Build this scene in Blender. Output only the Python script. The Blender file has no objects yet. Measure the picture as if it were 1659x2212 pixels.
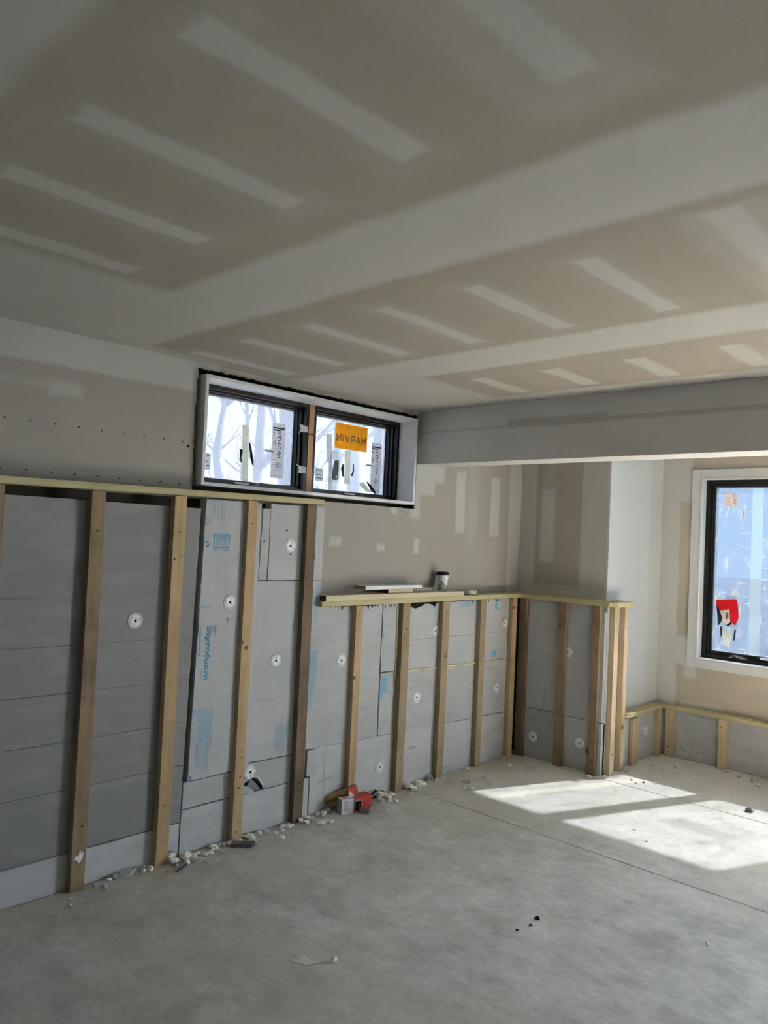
import bpy, bmesh, math, random
from mathutils import Vector, Matrix
random.seed(11)
scene = bpy.context.scene
COL = scene.collection

# ------------------------------------------------------------------ camera
W, H, FPX = 1659, 2212, 1659.4
yaw, pit, roll = math.radians(-43.461), math.radians(1.764), math.radians(2.622)
fwd = Vector((math.sin(yaw)*math.cos(pit), math.cos(yaw)*math.cos(pit), math.sin(pit)))
rgt = Vector((math.cos(yaw), -math.sin(yaw), 0)); up = rgt.cross(fwd)
r2 = math.cos(roll)*rgt + math.sin(roll)*up
u2 = -math.sin(roll)*rgt + math.cos(roll)*up
cam = bpy.data.cameras.new('camera'); cam_o = bpy.data.objects.new('camera', cam); COL.objects.link(cam_o)
m = Matrix((r2, u2, -fwd)).transposed().to_4x4(); m.translation = Vector((3.192, 0, 1.56)); cam_o.matrix_world = m
cam.sensor_fit = 'VERTICAL'; cam.sensor_height = 36.0; cam.lens = FPX/H*36.0
cam.clip_start = 0.05; cam.clip_end = 300
scene.camera = cam_o

# ------------------------------------------------------------------ world, sun, exposure
SKY = 14.0
w = bpy.data.worlds.new('world'); scene.world = w; w.use_nodes = True
nt = w.node_tree; nt.nodes.clear()
tc = nt.nodes.new('ShaderNodeTexCoord'); sp = nt.nodes.new('ShaderNodeSeparateXYZ')
rp = nt.nodes.new('ShaderNodeValToRGB'); bg = nt.nodes.new('ShaderNodeBackground'); ow = nt.nodes.new('ShaderNodeOutputWorld')
nt.links.new(tc.outputs['Generated'], sp.inputs[0]); nt.links.new(sp.outputs['Z'], rp.inputs[0])
rp.color_ramp.elements[0].position = 0.0; rp.color_ramp.elements[0].color = (0.76, 0.885, 1.0, 1)
rp.color_ramp.elements[1].position = 0.9; rp.color_ramp.elements[1].color = (0.62, 0.78, 1.0, 1)
nt.links.new(rp.outputs[0], bg.inputs['Color']); bg.inputs['Strength'].default_value = SKY
nt.links.new(bg.outputs[0], ow.inputs['Surface'])
sun = bpy.data.lights.new('sun', 'SUN'); sun.energy = 103; sun.angle = math.radians(0.9); sun.color = (1.0, 0.895, 0.775)
sun_o = bpy.data.objects.new('sun', sun); COL.objects.link(sun_o)
sun_o.rotation_euler = Vector((-0.86, -2.06, -2.02)).to_track_quat('-Z', 'Y').to_euler()
sun_o.location = (6, 14, 12)
scene.view_settings.view_transform = 'Standard'; scene.view_settings.look = 'None'
scene.view_settings.exposure = 1.2; scene.view_settings.gamma = 1.0; scene.view_settings.use_curve_mapping = False
scene.cycles.use_denoising = True
scene.cycles.max_bounces = 8; scene.cycles.diffuse_bounces = 5; scene.cycles.transparent_max_bounces = 16
scene.cycles.sample_clamp_indirect = 8.0
scene.cycles.use_adaptive_sampling = True; scene.cycles.adaptive_threshold = 0.18; scene.cycles.adaptive_min_samples = 16
def portal(name, loc, sx, sy, d):          # sky portals at the openings of the room
    l = bpy.data.lights.new(name, 'AREA'); l.shape = 'RECTANGLE'; l.size = sx; l.size_y = sy; l.cycles.is_portal = True
    o = bpy.data.objects.new(name, l); COL.objects.link(o); o.location = loc
    o.rotation_euler = Vector(d).to_track_quat('-Z', 'Y').to_euler()
portal('sky_portal_left', (-0.36, 2.895, 2.04), 1.6, 0.56, (1, 0, 0))
portal('sky_portal_far', (1.84, 6.08, 1.42), 1.8, 1.4, (0, -1, 0))
portal('sky_portal_added_door', (3.65, 6.08, 1.12), 1.4, 2.25, (0, -1, 0))

# ------------------------------------------------------------------ dimensions (metres)
ZC = 2.372            # ceiling
XD, YJ, XS, YF = -0.08, 4.97, 0.64, 5.83      # drywall faces: left, recess end, return, far
FX, FY, FS, FF = 0.0, 4.88, 0.70, 5.79        # insulation faces on the same four walls
SX, SY, SS, SF = 0.038, 4.842, 0.74, 5.752    # stud faces
XR, YB = 6.8, -3.0
BY0, BY1, BZ = 3.74, 3.945, 2.03              # dropped beam
PZ0, PZ1 = 1.151, 1.181                       # lower top plates
LZ0, LZ1 = 0.352, 0.382                       # low plates

# ------------------------------------------------------------------ helpers
WL = {}
class MB:
    def __init__(s): s.v = []; s.f = []
    def add(s, vs, fs):
        n = len(s.v); s.v += [tuple(p) for p in vs]; s.f += [tuple(n+i for i in f) for f in fs]; return s
    def box(s, x0, x1, y0, y1, z0, z1):
        return s.add([(x0,y0,z0),(x1,y0,z0),(x1,y1,z0),(x0,y1,z0),(x0,y0,z1),(x1,y0,z1),(x1,y1,z1),(x0,y1,z1)],
                     [(0,3,2,1),(4,5,6,7),(0,1,5,4),(1,2,6,5),(2,3,7,6),(3,0,4,7)])
    def prism(s, pts, off):
        n = len(pts); off = Vector(off)
        vs = [Vector(p) for p in pts] + [Vector(p)+off for p in pts]
        fs = [tuple(range(n)), tuple(range(2*n-1, n-1, -1))] + [(i, (i+1) % n, n+(i+1) % n, n+i) for i in range(n)]
        return s.add(vs, fs)
    def tube(s, path, rad, n=8, cap=True):
        P = [Vector(p) for p in path]; k = len(P); rad = rad if isinstance(rad, (list, tuple)) else [rad]*k
        vs = []
        for i, p in enumerate(P):
            t = (P[min(i+1, k-1)]-P[max(i-1, 0)]).normalized()
            a = t.orthogonal().normalized() if i == 0 else (a - t*a.dot(t)).normalized()
            b = t.cross(a)
            for j in range(n):
                q = 2*math.pi*j/n; vs.append(p + (a*math.cos(q)+b*math.sin(q))*rad[i])
        fs = [(i*n+j, i*n+(j+1) % n, (i+1)*n+(j+1) % n, (i+1)*n+j) for i in range(k-1) for j in range(n)]
        if cap: fs += [tuple(range(n-1, -1, -1)), tuple(range((k-1)*n, k*n))]
        return s.add(vs, fs)
    def lathe(s, prof, n=32, c=(0, 0, 0)):
        vs = [(c[0]+r*math.cos(2*math.pi*j/n), c[1]+r*math.sin(2*math.pi*j/n), c[2]+z) for r, z in prof for j in range(n)]
        fs = [(i*n+j, i*n+(j+1) % n, (i+1)*n+(j+1) % n, (i+1)*n+j) for i in range(len(prof)-1) for j in range(n)]
        fs += [tuple(range(n-1, -1, -1)), tuple(range((len(prof)-1)*n, len(prof)*n))]
        return s.add(vs, fs)
    def xf(s, fn): s.v = [tuple(fn(*p)) for p in s.v]; return s
    def bounds(s):
        return [min(p[i] for p in s.v) for i in range(3)], [max(p[i] for p in s.v) for i in range(3)]
    def build(s, name, mat, parent=None, bevel=0, smooth=False, local=False, org=None, recalc=True):
        if parent is not None: o0 = Vector(WL.get(parent.name, (0, 0, 0)))
        elif org is not None: o0 = Vector(org)
        else:
            a, b = s.bounds(); o0 = Vector(((a[0]+b[0])/2, (a[1]+b[1])/2, a[2]))
        me = bpy.data.meshes.new(name)
        vs = s.v if local else [tuple(Vector(p)-o0) for p in s.v]
        me.from_pydata(vs, [], s.f)
        if recalc or bevel:
            bm = bmesh.new(); bm.from_mesh(me)
            bmesh.ops.recalc_face_normals(bm, faces=bm.faces)
            if bevel: bmesh.ops.bevel(bm, geom=list(bm.edges), offset=bevel, segments=1, affect='EDGES', profile=0.5)
            bm.to_mesh(me); bm.free()
        me.materials.append(mat)
        if smooth: me.polygons.foreach_set('use_smooth', [True]*len(me.polygons))
        o = bpy.data.objects.new(name, me); COL.objects.link(o)
        if parent is not None: o.parent = parent; WL[o.name] = tuple(o0)
        else: o.location = o0; WL[o.name] = tuple(o0)
        return o
def empty(name, loc):
    o = bpy.data.objects.new(name, None); COL.objects.link(o); o.location = loc; o.empty_display_size = 0.05; WL[o.name] = tuple(loc); return o
def tag(o, label=None, cat=None, group=None, kind=None):
    if label: o['label'] = label
    if cat: o['category'] = cat
    if group: o['group'] = group
    if kind: o['kind'] = kind
    return o
def struct(o): o['kind'] = 'structure'; return o
STUFF_PARTS = ('fine_print', 'lettering', 'mark', 'bar_mark', 'wave_lines', 'print', 'label_pattern', 'branches')
def copy_tree(o, parent=None):
    c = o.copy(); COL.objects.link(c); c.parent = parent
    for ch in list(o.children): copy_tree(ch, c)
    return c
_TXT = {}
def text2d(s, size, bold=0.0, space=1.0):
    key = (s, bold, space)
    if key not in _TXT:
        cu = bpy.data.curves.new('txt', 'FONT'); cu.body = s; cu.size = 1; cu.offset = bold; cu.space_character = space; cu.resolution_u = 3
        ob = bpy.data.objects.new('txt', cu); COL.objects.link(ob)
        dg = bpy.context.evaluated_depsgraph_get(); me = ob.evaluated_get(dg).to_mesh()
        _TXT[key] = ([(v.co.x, v.co.y) for v in me.vertices], [tuple(p.vertices) for p in me.polygons])
        ob.evaluated_get(dg).to_mesh_clear(); bpy.data.objects.remove(ob); bpy.data.curves.remove(cu)
    vs, fs = _TXT[key]
    return [(x*size, y*size) for x, y in vs], fs
def text_fit(mb, s, length, height, fn, bold=0.02, space=1.0):
    vs, fs = text2d(s, 1.0, bold, space)
    x0 = min(p[0] for p in vs); x1 = max(p[0] for p in vs); y1 = max(p[1] for p in vs); y0 = min(0, min(p[1] for p in vs))
    cap = 0.7
    mb.add([fn((x-x0)/(x1-x0)*length, y/cap*height) for x, y in vs], fs)

STROKES = {'M': [((0, 0), (0, 1)), ((0, 1), (.5, .25)), ((.5, .25), (1, 1)), ((1, 1), (1, 0))], 'A': [((0, 0), (.5, 1)), ((.5, 1), (1, 0)), ((.2, .33), (.8, .33))],
  'R': [((0, 0), (0, 1)), ((0, .94), (.75, .94)), ((.75, .94), (.95, .72)), ((.95, .72), (.75, .47)), ((.75, .47), (0, .47)), ((.5, .47), (1, 0))], 'V': [((0, 1), (.5, 0)), ((.5, 0), (1, 1))], 'I': [((.5, 0), (.5, 1))], 'N': [((0, 0), (0, 1)), ((0, 1), (1, 0)), ((1, 0), (1, 1))]}
def block_word(mb, word, length, height, fn, t=0.16):
    """plain sans capitals built from strokes"""
    wd = {'I': 0.25}; gap = 0.32; tot = sum(wd.get(c, 0.85) for c in word)+gap*(len(word)-1); u = length/tot; x = 0
    for c in word:
        w_ = wd.get(c, 0.85)
        for (a, b) in STROKES[c]:
            p = Vector(((x+a[0]*w_)*u, a[1]*height)); q = Vector(((x+b[0]*w_)*u, b[1]*height)); d = (q-p).normalized()*t*height*0.5; n = Vector((-d.y, d.x))
            mb.add([fn(*(p-n)), fn(*(q-n)), fn(*(q+n)), fn(*(p+n))], [(0, 1, 2, 3)])
        x += w_+gap
# ------------------------------------------------------------------ materials
class NT:
    def __init__(s, name):
        s.m = bpy.data.materials.new(name); s.m.use_nodes = True; s.t = s.m.node_tree; s.t.nodes.clear()
        s.out = s.n('OutputMaterial')
    def n(s, typ, **kw):
        nd = s.t.nodes.new('ShaderNode'+typ)
        for k, v in kw.items(): setattr(nd, k, v)
        return nd
    def l(s, a, b): s.t.links.new(a, b)
    def coord(s, kind='Object'): return s.n('TexCoord').outputs[kind]
    def mapping(s, vec, scale=(1,1,1), loc=(0,0,0)):
        mp = s.n('Mapping'); mp.inputs['Scale'].default_value = scale; mp.inputs['Location'].default_value = loc; s.l(vec, mp.inputs['Vector']); return mp.outputs[0]
    def noise(s, vec, scale, detail=4, rough=0.55, out='Fac'):
        n = s.n('TexNoise'); n.inputs['Scale'].default_value = scale; n.inputs['Detail'].default_value = detail; n.inputs['Roughness'].default_value = rough
        s.l(vec, n.inputs['Vector']); return n.outputs[out]
    def ramp(s, fac, stops):
        r = s.n('ValToRGB'); e = r.color_ramp.elements
        while len(e) < len(stops): e.new(0.5)
        for i, (p, c) in enumerate(stops): e[i].position = p; e[i].color = (c[0], c[1], c[2], 1) if not isinstance(c, (int, float)) else (c, c, c, 1)
        s.l(fac, r.inputs[0]); return r.outputs[0]
    def math(s, op, a, b=None, clamp=False):
        n = s.n('Math', operation=op, use_clamp=clamp)
        for i, x in enumerate((a, b)):
            if x is None: continue
            if isinstance(x, (int, float)): n.inputs[i].default_value = x
            else: s.l(x, n.inputs[i])
        return n.outputs[0]
    def mix(s, fac, a, b, blend='MIX'):
        n = s.n('Mix', data_type='RGBA', blend_type=blend)
        for i, x in ((0, fac), (6, a), (7, b)):
            if isinstance(x, (int, float)): n.inputs[i].default_value = x
            elif isinstance(x, (tuple, list)): n.inputs[i].default_value = (x[0], x[1], x[2], 1)
            else: s.l(x, n.inputs[i])
        return n.outputs[2]
    def bsdf(s, color, rough=0.8, spec=0.3, bump=None, bstr=0.2, bdist=0.002, metallic=0):
        b = s.n('BsdfPrincipled'); b.inputs['Roughness'].default_value = rough if isinstance(rough, (int, float)) else 0.5
        b.inputs['Specular IOR Level'].default_value = spec; b.inputs['Metallic'].default_value = metallic
        if isinstance(color, (tuple, list)): b.inputs['Base Color'].default_value = (color[0], color[1], color[2], 1)
        else: s.l(color, b.inputs['Base Color'])
        if not isinstance(rough, (int, float)): s.l(rough, b.inputs['Roughness'])
        if bump is not None and bstr > 0.5:
            bn = s.n('Bump'); bn.inputs['Strength'].default_value = bstr; bn.inputs['Distance'].default_value = bdist
            s.l(bump, bn.inputs['Height']); s.l(bn.outputs[0], b.inputs['Normal'])
        s.l(b.outputs[0], s.out.inputs['Surface']); return s.m

def simple(name, c, rough=0.6, spec=0.3, var=0.08, scale=30, metallic=0):
    t = NT(name); f = t.noise(t.coord(), scale, 3)
    lo = tuple(x*(1-var) for x in c); hi = tuple(min(1, x*(1+var)) for x in c)
    return t.bsdf(t.ramp(f, [(0.3, lo), (0.7, hi)]), rough, spec, metallic=metallic)

PAPER, MUD = (0.385, 0.350, 0.300), (0.545, 0.535, 0.505)
MUD2 = (0.64, 0.635, 0.61)
def drywall(name, ax, rects, base=0.0, paper=PAPER, mud=MUD, amp=0.05):
    """gypsum board paper with dried joint compound: rects = (u0,u1,v0,v1,soft,value) painted in order"""
    t = NT(name); co = t.coord(); sx = t.n('SeparateXYZ'); t.l(co, sx.inputs[0])
    cb = t.n('CombineXYZ'); t.l(sx.outputs[ax[0]], cb.inputs[0]); t.l(sx.outputs[ax[1]], cb.inputs[1])
    P = cb.outputs[0]
    nz = t.n('TexNoise'); nz.inputs['Scale'].default_value = 5; nz.inputs['Detail'].default_value = 6; nz.inputs['Roughness'].default_value = 0.62; t.l(P, nz.inputs['Vector'])
    d1 = t.n('VectorMath', operation='SUBTRACT'); t.l(nz.outputs['Color'], d1.inputs[0]); d1.inputs[1].default_value = (0.5, 0.5, 0.5)
    d2 = t.n('VectorMath', operation='MULTIPLY_ADD'); t.l(d1.outputs[0], d2.inputs[0]); d2.inputs[1].default_value = (amp, amp, 0); t.l(P, d2.inputs[2])
    Q = d2.outputs[0]
    fac = None
    for (u0, u1, v0, v1, soft, val, *per) in rects:
        a = t.n('VectorMath', operation='SUBTRACT'); t.l(Q, a.inputs[0]); a.inputs[1].default_value = ((u0+u1)/2, (v0+v1)/2, 0)
        av = a.outputs[0]
        if per:        # a row of equal patches repeated along u
            wr_ = t.n('VectorMath', operation='WRAP'); t.l(av, wr_.inputs[0]); wr_.inputs[1].default_value = (per[0]/2, 50, 1); wr_.inputs[2].default_value = (-per[0]/2, -50, -1); av = wr_.outputs[0]
        b = t.n('VectorMath', operation='ABSOLUTE'); t.l(av, b.inputs[0])
        c = t.n('VectorMath', operation='SUBTRACT'); t.l(b.outputs[0], c.inputs[0]); c.inputs[1].default_value = (abs(u1-u0)/2, abs(v1-v0)/2, 1)
        s2 = t.n('SeparateXYZ'); t.l(c.outputs[0], s2.inputs[0])
        mx = t.math('MAXIMUM', s2.outputs[0], s2.outputs[1])
        mr = t.n('MapRange', interpolation_type='SMOOTHSTEP'); t.l(mx, mr.inputs[0])
        mr.inputs[1].default_value = soft; mr.inputs[2].default_value = -soft; mr.inputs[3].default_value = 0; mr.inputs[4].default_value = 1
        fm = t.n('Mix', data_type='FLOAT'); t.l(mr.outputs[0], fm.inputs[0])
        if fac is None: fm.inputs[2].default_value = base
        else: t.l(fac, fm.inputs[2])
        fm.inputs[3].default_value = val; fac = fm.outputs[0]
    if fac is None:
        vv = t.n('Value'); vv.outputs[0].default_value = base; fac = vv.outputs[0]
    big = t.noise(P, 1.3, 4); fine = t.noise(P, 60, 2)
    f2 = t.math('ADD', fac, t.math('MULTIPLY', t.math('SUBTRACT', big, 0.5), 0.45), clamp=True)
    col = t.mix(f2, paper, mud)
    col = t.mix(0.035, col, t.ramp(fine, [(0.3, 0.3), (0.7, 0.75)]))
    return t.bsdf(col, 0.9, 0.15, bump=fine, bstr=0.06, bdist=0.001)

def wood(name, c1, c2, axis=2, rough=0.75, dirt=0.0):
    t = NT(name); co = t.coord(); oi = t.n('ObjectInfo')
    ad = t.n('VectorMath', operation='MULTIPLY_ADD'); cbx = t.n('CombineXYZ')
    for i in range(3): t.l(oi.outputs['Random'], cbx.inputs[i])
    t.l(cbx.outputs[0], ad.inputs[0]); ad.inputs[1].default_value = (7, 13, 29); t.l(co, ad.inputs[2])
    sc = [34, 34, 34]; sc[axis] = 2.2
    v = t.mapping(ad.outputs[0], tuple(sc)); g = t.noise(v, 1.0, 5, 0.6)
    v2 = t.mapping(ad.outputs[0], tuple(x*0.22 for x in sc)); g2 = t.noise(v2, 1.0, 3)
    saw = t.noise(t.mapping(ad.outputs[0], tuple(6 if i != axis else 260 for i in range(3))), 1.0, 1)
    f = t.math('ADD', t.math('MULTIPLY', g, 0.62), t.math('MULTIPLY', g2, 0.38))
    c = t.ramp(f, [(0.28, c1), (0.5, tuple((a+b)/2 for a, b in zip(c1, c2))), (0.72, c2)])
    c = t.mix(t.math('MULTIPLY', saw, 0.16), c, tuple(x*0.6 for x in c1))
    if dirt:
        dn = t.noise(t.mapping(ad.outputs[0], (5, 5, 5)), 1.0, 5); c = t.mix(t.math('MULTIPLY', t.ramp(dn, [(0.45, 0.0), (0.7, 1.0)]), dirt), c, tuple(x*0.45 for x in c1))
    return t.bsdf(c, rough, 0.25, bump=f, bstr=0.15)

def foam_mat(name, c, dirt=0.0, streak=(3, 3, 40), tint=None):
    t = NT(name); co = t.coord(); oi = t.n('ObjectInfo')
    ad = t.n('VectorMath', operation='ADD'); t.l(co, ad.inputs[0]); t.l(oi.outputs['Random'], ad.inputs[1])
    s = t.noise(t.mapping(ad.outputs[0], streak), 1.0, 3); b = t.noise(ad.outputs[0], 3.5, 4); f = t.noise(ad.outputs[0], 90, 2)
    k = t.math('ADD', t.math('MULTIPLY', s, 0.5), t.math('MULTIPLY', b, 0.5))
    col = t.ramp(k, [(0.32, tuple(x*0.94 for x in c)), (0.68, tuple(x*1.05 for x in c))])
    if dirt:
        dn = t.noise(t.mapping(ad.outputs[0], (14, 5, 22)), 1.0, 5, 0.65)
        col = t.mix(t.math('MULTIPLY', t.ramp(dn, [(0.60, 0.0), (0.70, 1.0)]), dirt), col, (0.12, 0.115, 0.105))
        wn = t.noise(t.mapping(ad.outputs[0], (6, 4, 16), (3, 3, 3)), 1.0, 5)
        col = t.mix(t.math('MULTIPLY', t.ramp(wn, [(0.5, 0.0), (0.75, 1.0)]), dirt*0.6), col, (0.72, 0.72, 0.72))
    return t.bsdf(col, 0.7, 0.25, bump=f, bstr=0.05)

def concrete_floor(name):
    t = NT(name); co = t.coord()
    a = t.noise(co, 1.1, 6, 0.6); b = t.noise(t.mapping(co, (1, 1, 1), (4, 2, 0)), 5.5, 8, 0.66); f = t.noise(co, 70, 3)
    st = t.noise(t.mapping(co, (3.2, 7.0, 1), (1, 5, 0)), 2.2, 6, 0.7)
    k = t.math('ADD', t.math('MULTIPLY', a, 0.28), t.math('ADD', t.math('MULTIPLY', b, 0.5), t.math('MULTIPLY', st, 0.22)))
    col = t.ramp(k, [(0.40, (0.44, 0.445, 0.435)), (0.475, (0.58, 0.583, 0.57)), (0.54, (0.68, 0.683, 0.67)), (0.62, (0.80, 0.795, 0.775))])
    dust = t.ramp(t.noise(t.mapping(co, (1, 1, 1), (9, 0, 0)), 0.9, 5), [(0.46, 0.0), (0.66, 1.0)])
    col = t.mix(t.math('MULTIPLY', dust, 0.55), col, (0.56, 0.525, 0.45))
    # joint-compound dust lying deeper in the alcove and sawdust along the left wall
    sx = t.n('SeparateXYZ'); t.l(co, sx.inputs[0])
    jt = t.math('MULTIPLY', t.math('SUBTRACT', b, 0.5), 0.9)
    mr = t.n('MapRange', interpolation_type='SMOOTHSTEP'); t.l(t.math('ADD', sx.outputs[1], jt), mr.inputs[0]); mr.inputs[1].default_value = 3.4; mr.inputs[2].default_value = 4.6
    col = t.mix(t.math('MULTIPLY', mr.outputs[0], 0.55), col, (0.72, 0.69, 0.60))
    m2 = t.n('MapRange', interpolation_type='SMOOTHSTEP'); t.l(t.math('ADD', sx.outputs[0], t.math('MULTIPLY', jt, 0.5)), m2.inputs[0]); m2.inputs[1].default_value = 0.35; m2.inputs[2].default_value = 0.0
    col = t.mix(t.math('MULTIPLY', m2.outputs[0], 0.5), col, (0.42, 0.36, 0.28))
    fn_ = t.noise(t.mapping(co, (1, 1.6, 1), (6, 1, 0)), 26, 5, 0.7)
    col = t.mix(0.5, col, t.mix(1.0, col, t.ramp(fn_, [(0.35, 0.82), (0.5, 1.02), (0.65, 1.2)]), 'MULTIPLY'))
    sp1 = t.ramp(t.noise(t.mapping(co, (1, 2, 1), (2, 7, 0)), 9, 4, 0.6), [(0.69, 0.0), (0.73, 1.0)])
    col = t.mix(t.math('MULTIPLY', sp1, 0.55), col, (0.78, 0.77, 0.74))
    return t.bsdf(col, t.ramp(b, [(0.3, 0.40), (0.7, 0.62)]), 0.5, bump=f, bstr=0.08, bdist=0.001)

def film(name, tint, haze, hazecol, stripes=6.0, scratch=None):
    """window glass under a protective plastic film: tinted see-through with a milky, scratched layer"""
    t = NT(name); co = t.coord()
    tr = t.n('BsdfTransparent'); tl = t.n('BsdfTranslucent'); gl = t.n('BsdfGlossy'); gl.inputs['Roughness'].default_value = 0.08
    tr.inputs['Color'].default_value = (*tint, 1); tl.inputs['Color'].default_value = (*hazecol, 1)
    n1 = t.noise(t.mapping(co, (stripes, stripes, 1.6)), 1.0, 5, 0.6); n2 = t.noise(t.mapping(co, (14, 14, 9)), 1.0, 6, 0.7)
    hz = t.math('ADD', haze*0.5, t.math('MULTIPLY', t.ramp(n1, [(0.35, 0.0), (0.7, 1.0)]), haze*0.8), clamp=True)
    hz = t.math('ADD', hz, t.math('MULTIPLY', t.ramp(n2, [(0.62, 0.0), (0.72, 1.0)]), haze*0.9), clamp=True)
    mx = t.n('MixShader'); t.l(hz, mx.inputs[0]); t.l(tr.outputs[0], mx.inputs[1]); t.l(tl.outputs[0], mx.inputs[2])
    if scratch:            # scuffs and wrinkles that scatter the daylight
        ts = t.n('BsdfTranslucent'); ts.inputs['Color'].default_value = (*scratch, 1)
        s1_ = t.noise(t.mapping(co, (9, 9, 5)), 1.0, 6, 0.72); s2_ = t.noise(t.mapping(co, (40, 40, 6)), 1.0, 3, 0.6); s3_ = t.noise(t.mapping(co, (7, 7, 60), (3, 1, 2)), 1.0, 3, 0.6)
        sf = t.math('MAXIMUM', t.math('MULTIPLY', t.ramp(s1_, [(0.54, 0.0), (0.70, 1.0)]), 0.75), t.math('MAXIMUM', t.math('MULTIPLY', t.ramp(s2_, [(0.60, 0.0), (0.66, 1.0)]), 0.5), t.math('MULTIPLY', t.ramp(s3_, [(0.62, 0.0), (0.66, 1.0)]), 0.6)))
        m3 = t.n('MixShader'); t.l(sf, m3.inputs[0]); t.l(mx.outputs[0], m3.inputs[1]); t.l(ts.outputs[0], m3.inputs[2]); mx = m3
    fr = t.n('Fresnel'); fr.inputs[0].default_value = 1.3
    m2 = t.n('MixShader'); t.l(fr.outputs[0], m2.inputs[0]); t.l(mx.outputs[0], m2.inputs[1]); t.l(gl.outputs[0], m2.inputs[2])
    t.l(m2.outputs[0], t.out.inputs['Surface']); return t.m
def sheet(name, c, trans=0.5):
    """thin paper, tape or plastic that lets some daylight through"""
    t = NT(name); d = t.n('BsdfDiffuse'); tl = t.n('BsdfTranslucent'); n = t.noise(t.coord(), 40, 3)
    col = t.ramp(n, [(0.3, tuple(x*0.9 for x in c)), (0.7, c)]); t.l(col, d.inputs[0]); t.l(col, tl.inputs[0])
    mx = t.n('MixShader'); mx.inputs[0].default_value = trans; t.l(d.outputs[0], mx.inputs[1]); t.l(tl.outputs[0], mx.inputs[2])
    t.l(mx.outputs[0], t.out.inputs['Surface']); return t.m
def clear_plastic(name, fac=0.35):
    t = NT(name); tr = t.n('BsdfTransparent'); b = t.n('BsdfPrincipled'); b.inputs['Base Color'].default_value = (0.8, 0.82, 0.85, 1); b.inputs['Roughness'].default_value = 0.25
    n = t.noise(t.coord(), 25, 2); f = t.math('MULTIPLY', t.ramp(n, [(0.35, 0.35), (0.7, 1.0)]), fac)
    mx = t.n('MixShader'); t.l(f, mx.inputs[0]); t.l(tr.outputs[0], mx.inputs[1]); t.l(b.outputs[0], mx.inputs[2]); t.l(mx.outputs[0], t.out.inputs['Surface']); return t.m

M = {}
rc = []
for y0, y1 in ((-2.2, -1.85), (-0.98, -0.62), (0.15, 0.52), (1.38, 1.755), (2.615, 2.93)): rc.append((-0.3, 7.2, y0, y1, 0.035, 1.0))
rc += [(-0.3, 0.03, 1.3, 3.8, 0.03, 0.8), (-0.3, 0.62, 2.85, 3.8, 0.08, 0.92), (-0.3, 7.2, 3.57, 3.8, 0.03, 0.9), (-0.3, 7.2, 3.9, 4.2, 0.05, 1.0), (-0.3, 7.2, 5.0, 5.35, 0.05, 1.0)]
rc += [(1.20, 1.40, 0.62, 1.26, 0.05, 0.2, 0.4), (1.262, 1.345, 0.645, 1.195, 0.016, 0.95, 0.4),
       (2.36, 2.62, 0.3, 1.25, 0.05, 0.3), (2.46, 2.545, 0.4, 1.15, 0.02, 0.95),
       (0.0, 0.17, 1.9, 2.58, 0.05, 0.25, 0.4), (0.052, 0.127, 1.945, 2.52, 0.014, 0.95, 0.4),
       (2.40, 2.62, 1.82, 2.7, 0.03, 0.35), (2.46, 2.55, 1.84, 2.6, 0.02, 0.9),
       (0.82, 0.915, 3.10, 3.51, 0.016, 0.95, 0.408), (-0.3, 0.62, 2.95, 3.6, 0.08, 0.92), (-0.3, 0.80, -3.2, 1.5, 0.06, 0.95)]
M['ceiling'] = drywall('ceiling_board', (0, 1), rc, paper=(0.30, 0.272, 0.230), mud=(0.44, 0.432, 0.405))
M['wall_left'] = drywall('wall_left_board', (1, 2), paper=(0.335, 0.312, 0.284), mud=(0.46, 0.457, 0.44), rects=[(-3.2, 2.2, 2.225, 2.5, 0.015, 1.0), (1.36, 1.5, 2.10, 2.15, 0.03, 0.8), (1.15, 1.36, 2.12, 2.15, 0.03, 0.4),  # also a soft highlight left of the window, painted as pale patches
    (3.70, 3.79, 1.68, 2.2, 0.02, 0.85), (3.70, 4.03, 1.93, 2.4, 0.02, 0.9), (3.7, 3.93, 1.84, 2.0, 0.02, 0.85), (4.17, 4.27, 1.61, 2.03, 0.02, 1.0), (4.30, 4.42, 1.5, 2.4, 0.05, 0.35),
    (4.575, 4.685, 1.585, 2.02, 0.015, 0.95), (4.81, 5.2, 1.0, 2.5, 0.015, 0.9), (3.75, 3.80, 1.455, 1.547, 0.012, 1.0), (3.40, 3.47, 1.465, 1.51, 0.012, 1.0), (3.01, 3.10, 1.49, 1.54, 0.015, 0.9), (3.52, 3.57, 1.70, 1.74, 0.012, 1.0),
    (4.35, 4.7, 1.2, 1.55, 0.12, 0.25), (4.1, 4.5, 1.235, 1.25, 0.012, -0.6), (3.60, 3.70, 1.2, 1.36, 0.06, -0.4)], amp=0.035)
M['wall_recess'] = drywall('wall_recess_board', (0, 2), [(0.055, 0.435, 1.255, 2.6, 0.012, 0.02), (0.10, 0.215, 1.42, 1.96, 0.02, 0.8), (0.13, 0.2, 2.0, 2.2, 0.04, 0.4), (0.05, 0.44, 1.225, 1.25, 0.008, 0.45)], base=0.85, amp=0.03)
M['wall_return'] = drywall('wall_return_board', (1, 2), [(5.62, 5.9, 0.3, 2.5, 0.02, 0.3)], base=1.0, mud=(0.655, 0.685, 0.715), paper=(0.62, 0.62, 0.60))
M['wall_far'] = drywall('wall_far_board', (0, 2), [(0.795, 0.90, 0.91, 1.92, 0.012, 0.05), (0.88, 7, 2.185, 2.6, 0.015, 0.1), (0.80, 7, 0.3, 0.69, 0.015, 0.0), (0.86, 0.95, 0.6, 0.72, 0.02, 0.9), (0.85, 1.15, 0.40, 0.43, 0.02, 0.7)], base=0.95, amp=0.05, mud=MUD2, paper=(0.50, 0.44, 0.355))
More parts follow.
